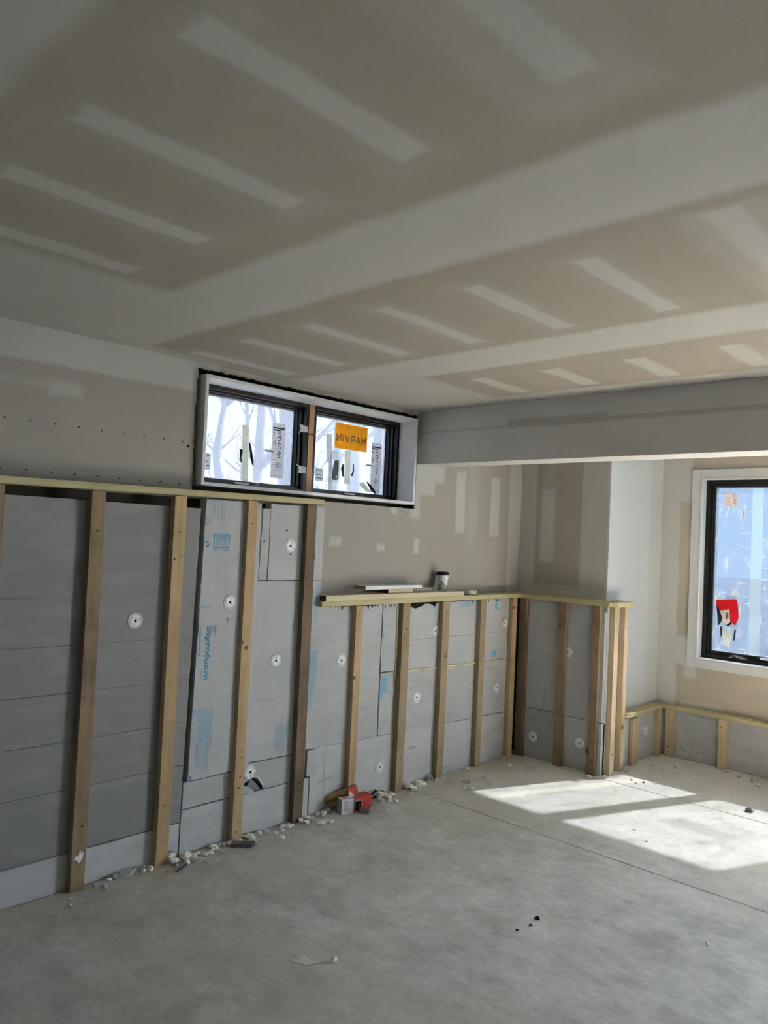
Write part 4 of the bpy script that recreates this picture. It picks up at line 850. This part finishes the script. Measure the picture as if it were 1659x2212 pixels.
# ================================================================== THINGS ON THE LEDGE
def slab_with_end(name, x0, x1, y0, y1, z0, z1, mat, endmat, label, cat, rot=0.0):
    cx, cy = (x0+x1)/2, (y0+y1)/2
    def rf(x, y, z): dx, dy = x-cx, y-cy; return (cx+dx*math.cos(rot)-dy*math.sin(rot), cy+dx*math.sin(rot)+dy*math.cos(rot), z)
    root = empty(name, (cx, cy, z0)); tag(root, label, cat)
    MB().box(x0, x1, y0+0.001, y1, z0, z1).xf(rf).build('body', M[mat], root, bevel=0.0015)
    MB().box(x0+0.001, x1-0.001, y0, y0+0.0012, z0+0.001, z1-0.001).xf(rf).build('end_grain', M[endmat], root)
    return root
slab_with_end('loose_plank', -0.072, 0.052, 2.880, 4.130, PZ1+0.001, 1.214, 'plank', 'end', 'long pale loose plank lying on the waist-high ledge', 'plank')
slab_with_end('wood_block', -0.050, 0.036, 3.400, 3.632, 1.2145, 1.238, 'plank', 'end', 'short wood block on the loose plank under the white board', 'wood block')
slab_with_end('white_board', -0.055, 0.034, 3.205, 3.714, 1.2385, 1.261, 'white', 'mdf', 'white painted trim offcut lying on the wood block', 'board')
# coffee cup
cup = empty('coffee_cup', (-0.012, 3.972, 1.2145)); tag(cup, 'white paper coffee cup with black lid and wavy black lines', 'cup')
def cl(mb): return mb.xf(lambda x, y, z: (x-0.012, y+3.972, z+1.2145))
cl(MB().lathe([(0.026, 0.0), (0.0285, 0.0), (0.0405, 0.103), (0.041, 0.106)], 40)).build('body', M['washer'], cup, smooth=False)
cl(MB().lathe([(0.041, 0.103), (0.0445, 0.1035), (0.0445, 0.111), (0.0415, 0.112), (0.039, 0.123), (0.036, 0.1245), (0.034, 0.121), (0.004, 0.1205)], 40)).build('lid', M['rubber'], cup)
def cr(z): return 0.0285+0.012*z/0.103+0.0004
def cupq(mb, a0, a1, z0f, z1f, n):
    for i in range(n):
        p, q = a0+(a1-a0)*i/n, a0+(a1-a0)*(i+1)/n
        vs = []
        for a, zf in ((p, z0f), (q, z0f), (q, z1f), (p, z1f)):
            z = zf(a); r = cr(z); vs.append((r*math.cos(a), r*math.sin(a), z))
        mb.add(vs, [(0, 1, 2, 3)])
wv = MB(); A0, A1 = math.radians(-125), math.radians(35)
for k in range(8):
    f0 = lambda a, k=k: max(0.0008, 0.004+k*0.0052-0.010*((a+0.95)**2)*0.7)
    cupq(wv, A0, A1, f0, lambda a, f0=f0: f0(a)+0.0026, 40)
cl(wv).build('wave_lines', M['ink_k'], cup, recalc=False)
mk = MB(); d0 = math.radians(-66)
for a, b, z0, z1 in ((-0.10, 0.20, 0.058, 0.0605), (-0.10, -0.04, 0.053, 0.0605), (0.02, 0.10, 0.054, 0.064), (0.12, 0.24, 0.0535, 0.064), (-0.10, 0.10, 0.0495, 0.0535), (0.14, 0.62, 0.0495, 0.0545), (0.28, 0.36, 0.0495, 0.057), (-0.10, 0.18, 0.042, 0.0465), (0.22, 0.40, 0.042, 0.047)):
    cupq(mk, d0+a, d0+b, lambda x, z0=z0: z0, lambda x, z1=z1: z1, 6)
cl(mk).build('lettering', M['ink_k'], cup, recalc=False)
# tape roll with yellow label
tr_ = empty('tape_roll', (-0.02, 4.29, PZ1)); tag(tr_, 'small grey tape roll with yellow label on the ledge', 'tape roll')
MB().lathe([(0.018, 0.004), (0.047, 0.004), (0.047, 0.030), (0.018, 0.030), (0.018, 0.004)], 32, (-0.02, 4.29, PZ1)).build('roll', M['crumb_g'], tr_)
MB().lathe([(0.03, 0), (0.052, 0.0), (0.052, 0.004), (0.03, 0.004)], 32, (-0.02, 4.29, PZ1)).build('rim', M['rubber'], tr_)
yl = MB()
for i in range(8):
    p, q = math.radians(-15+i*6), math.radians(-9+i*6); r = 0.0476
    yl.add([(-0.02+r*math.cos(a), 4.29+r*math.sin(a), PZ1+z) for a, z in ((p, 0.012), (q, 0.012), (q, 0.030), (p, 0.030))], [(0, 1, 2, 3)])
yl.build('label', simple('yellow_label', (0.62, 0.47, 0.03), 0.5, 0.3), tr_, recalc=False)
# clear strip of fasteners by the cup, plaster crumb by the wall
cs = empty('plastic_strip', (0.0, 3.80, 1.2145)); tag(cs, 'clear plastic strip of small clips beside the coffee cup', 'plastic strip')
MB().prism([(-0.03, 3.69, 1.2145), (-0.03, 3.90, 1.2145), (-0.03, 3.90, 1.236), (-0.03, 3.70, 1.236)], (0.006, 0, 0)).build('strip', M['bag'], cs)
for i in range(7):
    MB().box(-0.023, -0.021, 3.705+i*0.027, 3.722+i*0.027, 1.218, 1.231).build('clip', M['crumb_g'], cs, bevel=0.0005)

# ================================================================== DEBRIS ON THE FLOOR
def chunk(seed, flat=0.7, jag=0.35, sub=1):
    rnd = random.Random(seed); bm = bmesh.new(); bmesh.ops.create_icosphere(bm, subdivisions=sub, radius=1)
    dirs = [Vector((rnd.gauss(0, 1), rnd.gauss(0, 1), rnd.gauss(0, 1))).normalized() for _ in range(7)]
    for v in bm.verts:
        k = 1.0
        for i, d in enumerate(dirs): k += (jag if i % 2 else -jag*0.8)*max(0, v.co.normalized().dot(d))**4
        k *= rnd.uniform(0.72, 1.28); v.co *= k
        v.co.z *= flat
    zmin = min(v.co.z for v in bm.verts)
    for v in bm.verts: v.co.z -= zmin
    mb = MB(); mb.v = [tuple(v.co) for v in bm.verts]; mb.f = [tuple(x.index for x in f.verts) for f in bm.faces]; bm.free(); return mb
protos = []
for i in range(6):
    mb = chunk(50+i, (0.75, 0.6, 0.85, 0.45, 0.7, 0.35)[i], (0.3, 0.5, 0.25, 0.55, 0.45, 0.6)[i]); me = bpy.data.meshes.new('crumb%d' % i); me.from_pydata(mb.v, [], mb.f)
    protos.append(me)
meshes = {}
def crumb(x, y, r, label, group, mat='crumb', k=None, z=0.0, sx=1.0, rot=None, name='foam_crumb'):
    k = random.randrange(6) if k is None else k
    key = (k, mat)
    if key not in meshes:
        me = protos[k].copy(); me.materials.append(M[mat]); meshes[key] = me
    o = bpy.data.objects.new(name, meshes[key]); COL.objects.link(o); o.location = (x, y, z-0.0008); o.scale = (r, r*sx, r)
    o.rotation_euler = (0, 0, random.uniform(0, 6.28) if rot is None else rot)
    tag(o, label, 'foam crumb', group); return o
CL = [  # cluster label, group, list of (x, y, radius, material)
 ('small foam crumb on floor right of first full stud', 'crumbs at first stud', [(0.035, 1.632, .012, 'crumb_g'), (0.085, 1.645, .013, 'crumb_g'), (0.028, 1.70, .010, 'crumb'), (0.03, 1.725, .011, 'crumb_g'), (0.03, 1.755, .010, 'crumb_g')]),
 ('white foam crumb on floor left of second full stud', 'crumbs before second stud', [(0.058, 1.845, .013, 'crumb'), (0.066, 1.875, .014, 'crumb'), (0.03, 1.86, .012, 'crumb_g'), (0.036, 1.89, .013, 'crumb'), (0.10, 1.99, .010, 'crumb_g'), (0.11, 1.935, .009, 'crumb_g')]),
 ('white foam crumb in heap right of second full stud', 'crumbs after second stud', [(0.02, 2.0, .024, 'crumb'), (0.045, 2.02, .018, 'crumb'), (0.065, 1.995, .016, 'crumb'), (0.03, 2.075, .024, 'crumb'), (0.06, 2.06, .026, 'crumb'), (0.075, 2.095, .015, 'crumb'), (0.105, 2.04, .013, 'crumb'), (0.09, 2.075, .012, 'crumb_g')]),
 ('white foam crumb in row left of third full stud', 'crumbs before third stud', [(0.02, 2.235, .020, 'crumb'), (0.05, 2.22, .013, 'crumb'), (0.025, 2.27, .014, 'crumb_g'), (0.03, 2.295, .016, 'crumb'), (0.07, 2.195, .012, 'crumb'), (0.075, 2.165, .012, 'crumb'), (0.09, 2.24, .013, 'crumb_g'), (0.055, 2.315, .012, 'crumb'), (0.022, 2.315, .011, 'crumb_g'), (0.035, 2.145, .010, 'crumb'), (0.15, 2.12, .011, 'crumb_g'), (0.17, 2.16, .012, 'crumb_g')]),
 ('white foam crumb in heap right of third full stud', 'crumbs after third stud', [(0.064, 2.362, .013, 'crumb'), (0.03, 2.425, .021, 'crumb'), (0.055, 2.445, .021, 'crumb'), (0.075, 2.425, .016, 'crumb'), (0.02, 2.46, .016, 'crumb'), (0.03, 2.52, .018, 'crumb'), (0.035, 2.555, .014, 'crumb'), (0.05, 2.545, .013, 'crumb_g'), (0.10, 2.435, .014, 'crumb'), (0.15, 2.57, .014, 'crumb'), (0.18, 2.62, .008, 'crumb_g'), (0.085, 2.58, .009, 'crumb')]),
 ('white foam crumb left of darkest stud foot', 'crumbs before darkest stud', [(0.02, 2.68, .015, 'crumb'), (0.035, 2.66, .015, 'crumb'), (0.05, 2.695, .013, 'crumb'), (0.03, 2.705, .012, 'crumb_g'), (0.075, 2.63, .010, 'crumb'), (0.06, 2.71, .009, 'crumb')]),
 ('white foam crumb between darkest stud and red carton', 'crumbs after darkest stud', [(0.05, 2.775, .014, 'crumb'), (0.07, 2.80, .018, 'crumb'), (0.055, 2.83, .013, 'crumb_g'), (0.02, 2.84, .020, 'crumb'), (0.03, 2.87, .014, 'crumb_g'), (0.045, 2.905, .013, 'crumb'), (0.02, 2.935, .016, 'crumb'), (0.06, 2.92, .014, 'crumb_g'), (0.03, 2.96, .018, 'crumb'), (0.022, 2.99, .016, 'crumb_g')]),
 ('foam crumb in loose heap right of red carton', 'crumbs after red carton', [(0.03, 3.40, .024, 'crumb'), (0.06, 3.375, .018, 'crumb_g'), (0.085, 3.36, .018, 'crumb'), (0.055, 3.43, .020, 'crumb'), (0.09, 3.43, .018, 'crumb'), (0.125, 3.395, .018, 'crumb'), (0.03, 3.46, .016, 'crumb_g'), (0.15, 3.43, .013, 'crumb'), (0.035, 3.50, .014, 'crumb_g'), (0.06, 3.49, .013, 'crumb'), (0.11, 3.35, .014, 'crumb_g')]),
 ('cream foam crumb right of the greyish stud by filler strip', 'crumbs after greyish stud', [(0.025, 3.64, .026, 'crumb'), (0.05, 3.665, .022, 'crumb'), (0.10, 3.645, .016, 'crumb'), (0.025, 3.70, .018, 'crumb'), (0.03, 3.77, .024, 'crumb'), (0.055, 3.79, .018, 'crumb'), (0.06, 3.735, .016, 'crumb'), (0.085, 3.70, .014, 'crumb_g')]),
 ('tiny crumb on floor inside the shaded recess', 'crumbs in the recess', [(0.02, 4.28, .014, 'crumb'), (0.165, 4.58, .013, 'crumb'), (0.04, 4.70, .011, 'crumb'), (0.06, 4.73, .010, 'crumb'), (0.27, 3.93, .012, 'crumb'), (0.30, 3.97, .014, 'crumb'), (0.22, 4.20, .010, 'crumb_g'), (0.33, 4.12, .008, 'crumb_g')]),
 ('tiny crumb on sunlit floor near the outer corner', 'crumbs at outer corner', [(0.655, 4.80, .015, 'crumb'), (0.78, 5.10, .010, 'crumb_g'), (0.88, 4.97, .010, 'crumb_g'), (0.96, 4.99, .010, 'crumb'), (0.93, 4.93, .008, 'crumb_g'), (1.02, 5.02, .008, 'crumb')]),
 ('tiny crumb on floor below the far window ledge', 'crumbs below far window', [(0.86, 5.55, .009, 'crumb_g'), (0.82, 5.40, .008, 'crumb_g'), (0.98, 5.60, .012, 'crumb'), (1.24, 5.70, .013, 'crumb'), (1.33, 5.66, .010, 'crumb'), (1.40, 5.68, .012, 'crumb'), (0.95, 5.5, .008, 'crumb_g'), (1.5, 5.55, .010, 'crumb')]),
 ('tiny pale crumb scattered on the open floor', 'crumbs on open floor', [(0.655, 1.735, .007, 'crumb'), (1.155, 1.995, .010, 'crumb'), (2.05, 3.18, .010, 'crumb'), (0.09, 1.50, .007, 'crumb'), (0.12, 1.53, .007, 'crumb'), (0.15, 1.47, .007, 'crumb_g'), (1.30, 4.12, .008, 'crumb'), (1.42, 4.02, .008, 'crumb'), (1.2, 3.75, .007, 'crumb')]),
]
for lab, grp, items in CL:
    for (x, y, r, mt) in items: crumb(max(x, 0.012+r*0.9), y, r*1.12, lab, grp, mt, sx=random.uniform(0.75, 1.35))
crumb(0.04, 1.775, 0.030, 'grey crumpled foam lump on floor between first two studs', 'larger lumps', 'crumb_g', 4, sx=1.5, rot=0.2, name='foam_lump')
crumb(0.125, 2.865, 0.022, 'flat pale foam flake on floor left of red carton', 'larger lumps', 'crumb', 5, sx=1.9, rot=0.3, name='foam_flake')
crumb(0.155, 2.90, 0.014, 'small round crumb beside the flat foam flake', 'larger lumps', 'crumb', 0)
crumb(1.632, 4.97, 0.028, 'dark grey stone chip lying on the floor at right', 'larger lumps', 'slate', 3, name='stone_chip')['category'] = 'stone chip'
for i, (x, y, r) in enumerate(((1.482, 2.842, .011), (1.491, 2.775, .007), (1.476, 2.702, .006))):
    crumb(x, y, r, ('largest black crumb of three on open floor', 'middle black crumb of three on open floor', 'smallest black crumb of three on open floor')[i], 'black crumbs', 'hole', 1)
# folded pieces of grey foam/card in the heap and in the recess
def folded(name, x, y, r, rot, mat, label, cat, hgt=1.0):
    mb = MB(); t = 0.006
    mb.prism([(-1*r, -0.6*r, 0), (1*r, -0.7*r, 0), (1.1*r, 0.5*r, 0), (-0.9*r, 0.6*r, 0)], (0, 0, t))
    mb.prism([(1.0*r, -0.7*r, 0), (1.25*r, -0.72*r, r*hgt), (1.3*r, 0.35*r, r*hgt*0.9), (1.1*r, 0.5*r, 0)], (-t, 0, 0))
    mb.prism([(-1*r, -0.6*r, 0), (1*r, -0.7*r, 0), (0.9*r, -0.95*r, r*hgt*0.8), (-0.8*r, -0.8*r, r*hgt*0.6)], (0, t, 0))
    ca, sa = math.cos(rot), math.sin(rot)
    o = mb.xf(lambda a, b, c: (x+a*ca-b*sa, y+a*sa+b*ca, c)).build(name, M[mat]); return tag(o, label, cat)
folded('foam_scrap', 0.075, 3.91, 0.030, 0.9, 'crumb_g', 'torn hollow grey foam scrap at foot of stud below the cup', 'foam scrap', 1.5)
folded('foam_scrap', 0.035, 3.87, 0.026, 2.4, 'crumb_g', 'flat grey foam scrap leaning near stud below the cup', 'foam scrap', 1.2)
folded('foam_scrap', 0.20, 4.04, 0.026, 0.4, 'crumb_g', 'grey angular foam scrap alone before the sunlit patch', 'foam scrap', 1.2)
folded('foam_scrap', 0.292, 4.634, 0.032, 0.6, 'crumb_g', 'grey angular foam scrap on the shaded recess floor', 'foam scrap', 0.9)
folded('foam_scrap', 0.13, 3.585, 0.024, 1.1, 'crumb_g', 'small grey folded scrap in front of the greyish stud', 'foam scrap', 1.3)
folded('card_scrap', 0.165, 3.16, 0.034, 0.2, 'box_grey', 'torn grey card flap lying against the red carton', 'card scrap', 1.4)
# torn dark strips stacked behind the carton
for i in range(5):
    a = i*0.012; tag(MB().prism([(0.016+0.002*i, 3.275+a*1.4, 0.0), (0.03+0.003*i, 3.285+a*1.4, 0.0), (0.040+0.004*i, 3.345+a*2.2, 0.052-0.007*i), (0.022+0.003*i, 3.335+a*2.2, 0.056-0.007*i)], (0.003, 0.002, 0.003)).build('torn_strip', M['screw'] if i % 2 else M['crumb_g']), 'torn grey strip piled between the red carton and wall', 'scrap strip', 'torn strips by the carton')
# crumpled clear wrap in front of the carton, slate strip, pencil, paper scrap
pl = MB(); n = 6
rnd = random.Random(3); gv = [[(0.185+0.075*i/n-0.02*j/n, 3.19+0.10*j/n+0.02*i/n, max(0.002, 0.03*rnd.random()*(1-abs(i/n-.4)))) for j in range(n+1)] for i in range(n+1)]
for i in range(n):
    for j in range(n): pl.add([gv[i][j], gv[i+1][j], gv[i+1][j+1], gv[i][j+1]], [(0, 1, 2, 3)])
tag(pl.build('plastic_wrap', M['bag'], recalc=False), 'crumpled clear plastic wrap on floor in front of red carton', 'plastic wrap')
tag(MB().prism([(0.045, 2.325, 0.002), (0.075, 2.30, 0.002), (0.145, 2.375, 0.002), (0.142, 2.402, 0.002), (0.12, 2.41, 0.003)], (0.004, 0.004, 0.016)).build('slate_strip', M['slate'], bevel=0.002), 'dark slate-grey offcut lying at foot of third full stud', 'offcut')
pc = empty('pencil', (0.115, 2.0, 0)); tag(pc, 'thin dark blue pencil on floor by second full stud', 'pencil')
MB().tube([(0.150, 1.955, 0.0045), (0.115, 2.035, 0.0045)], 0.004, 6).build('barrel', simple('navy', (0.02, 0.035, 0.10), 0.4, 0.4), pc)
MB().tube([(0.115, 2.035, 0.0045), (0.108, 2.05, 0.0045)], [0.0045, 0.0045], 6).build('tip', M['washer'], pc)
tag(MB().prism([(1.035, 1.880, 0.0006), (1.105, 1.905, 0.0006), (1.125, 1.952, 0.0006), (1.090, 1.938, 0.0006), (1.045, 1.945, 0.0006), (1.062, 1.915, 0.0006)], (0, 0, 0.0008)).build('paper_scrap', M['white']), 'torn white paper scrap on open floor in foreground', 'paper scrap')

# ---------------------------------------------------------------- red carton
bx = empty('carton', (0.105, 3.115, 0)); tag(bx, 'open red and white cardboard carton lying on the floor', 'carton')
P0 = Vector((0.108, 3.022, 0)); dl = Vector((0.236, 0.972, 0)).normalized(); dd = Vector((-0.972, 0.236, 0)).normalized()
LN, DP, HT = 0.198, 0.075, 0.082
def bxp(l, d, z): p = P0+dl*l+dd*d; return (p.x, p.y, z)
t = 0.0025; cut = 0.083
def panel(name, mat, l0, l1, d0, d1, z0, z1):
    mb = MB(); mb.box(l0, l1, d0, d1, z0, z1).xf(lambda l, d, z: bxp(l, d, z)); return mb.build(name, M[mat], bx)
fw = panel('front_panel', 'box_white', 0, cut-0.008, 0, t, 0, HT); panel('front_band', 'box_blue', cut-0.008, cut, 0, t, 0, HT); frd = panel('front_panel', 'box_red', cut, LN, 0, t, 0, HT)
panel('back_panel', 'kraft', 0.06, LN, DP-t, DP, 0, HT); panel('bottom_panel', 'kraft', 0, LN, t, DP-t, 0, t)
tw = panel('top_panel', 'box_white', 0, cut-0.008, t, DP*0.62, HT-t, HT); panel('top_panel', 'box_red', cut-0.008, LN, t, DP, HT-t, HT)
panel('end_panel', 'box_grey', 0, t, t, DP*0.66, 0, HT-t); panel('end_panel', 'box_red', LN-t, LN, t, DP-t, t, HT-t)
# opened kraft flap standing behind, side flap, white torn tab
MB().prism([bxp(*p) for p in ((-0.06, DP+0.012, 0.055), (-0.055, DP+0.018, 0.080), (-0.045, DP+0.02, 0.088), (0.135, DP+0.012, 0.125), (0.145, DP+0.010, 0.12), (0.15, DP, 0.085), (0.0, DP, 0.055), (-0.05, DP+0.002, 0.04))], tuple(dd*0.0025)).build('flap', M['kraft'], bx)
MB().prism([bxp(*p) for p in ((0.075, DP-0.004, HT), (0.128, DP-0.004, HT), (0.126, DP+0.006, 0.116), (0.088, DP+0.006, 0.112))], tuple(-dd*0.001)).build('flap', simple('carton_orange', (0.62, 0.07, 0.02), 0.5, 0.3), bx)
MB().prism([bxp(*p) for p in ((-0.05, DP, 0.045), (0.0, DP*0.66, 0.03), (0.0, DP*0.66, 0.062), (-0.045, DP, 0.056))], (0, 0.002, 0.001)).build('flap', simple('carton_kraft_light', (0.42, 0.31, 0.17), 0.8, 0.1), bx)
MB().prism([bxp(*p) for p in ((0.062, 0.028, HT+0.001), (0.098, 0.024, HT+0.001), (0.088, 0.04, HT+0.022), (0.080, 0.05, HT+0.026), (0.073, 0.046, HT+0.020))], tuple(dd*0.002)).build('torn_tab', M['washer'], bx)
pic = MB(); pic.box(cut+0.006, cut+0.048, -0.0008, 0, 0.012, 0.070).xf(lambda l, d, z: bxp(l, d, z)); pco = pic.build('picture', M['hole'], frd)
q = MB(); q.box(cut+0.006, cut+0.048, -0.0014, -0.0008, 0.060, 0.072); q.box(cut+0.044, cut+0.052, -0.0014, -0.0008, 0.03, 0.072); q.xf(lambda l, d, z: bxp(l, d, z)).build('picture_border', simple('khaki_print', (0.30, 0.27, 0.19)), frd)
q = MB(); q.prism([(cut+0.018, -0.0016, 0.028), (cut+0.030, -0.0016, 0.036), (cut+0.036, -0.0016, 0.05), (cut+0.032, -0.0016, 0.034)], (0, 0.0006, 0)); q.xf(lambda l, d, z: bxp(l, d, z)).build('picture_detail', simple('olive_print', (0.28, 0.22, 0.04)), frd)
q = MB()
for k in range(9): q.box(0.012+0.001*(k % 2), 0.05-0.004*(k % 4), -0.0008, 0, 0.018+k*0.0055, 0.0205+k*0.0055)
q.box(0.018, 0.030, -0.0008, 0, 0.062, 0.072); q.xf(lambda l, d, z: bxp(l, d, z)).build('print', simple('dull_print', (0.36, 0.30, 0.29)), fw)
q = MB()
for k in range(5): q.box(0.012+k*0.006, 0.016+k*0.006, 0.014, 0.034, HT, HT+0.0006)
q.xf(lambda l, d, z: bxp(l, d, z)).build('print', simple('pink_print', (0.50, 0.20, 0.22)), tw)

# ================================================================== TREES OUTSIDE
bark = wood('bark', (0.42, 0.41, 0.42), (0.62, 0.60, 0.61), 2)  # bark colour paled to paint in the haze over the trees
def tree(x, y, z, h, r, seed, label, group):
    rnd = random.Random(seed); mb = MB()
    pts = [(x+rnd.uniform(-.06, .06)*i, y+rnd.uniform(-.06, .06)*i, z+h*i/8) for i in range(9)]
    root = empty('bare_tree', (x, y, z)); tag(root, label, 'tree', group)
    MB().tube(pts, [r*(1-0.085*i) for i in range(9)], 8).build('trunk', bark, root, smooth=True)
    br = MB()
    for b in range(26):
        i = rnd.randrange(1, 8); p = Vector(pts[i]); a = rnd.uniform(0, 6.28); L = rnd.uniform(0.6, 1.3)*(1-0.06*i)
        d = Vector((math.cos(a), math.sin(a), rnd.uniform(0.4, 1.3))).normalized()
        q1 = p+d*L*0.5+Vector((0, 0, rnd.uniform(0, 0.2))); q2 = p+d*L+Vector((0, 0, rnd.uniform(0.1, 0.5)))
        br.tube([p, q1, q2], [r*0.3, r*0.18, r*0.06], 5, cap=False)
        for s in range(3):
            d2 = (d+Vector((rnd.uniform(-1, 1), rnd.uniform(-1, 1), rnd.uniform(-.2, .8)))).normalized(); br.tube([q1, q1+d2*L*0.3, q1+d2*L*0.55], [r*0.1, r*0.06, r*0.03], 4, cap=False)
    br.build('branches', bark, root)
rt = random.Random(5); k = 0
for i in range(11):
    d = 5.0+rt.uniform(0, 11); s = 0.62+0.52*(i+rt.uniform(-.3, .3))/10
    tree(3.19-(3.47+d), s*(3.47+d), 1.5 if s*(3.47+d) < 5.9 else -0.1, 9.5+rt.uniform(0, 4), 0.10+0.10*rt.random(), 100+i, 'bare tree seen pale through the film of the high window', 'trees outside high window')

for o in list(bpy.data.objects):
    if o.parent is not None and o.name.split('.')[0] in STUFF_PARTS: o['kind'] = 'stuff'
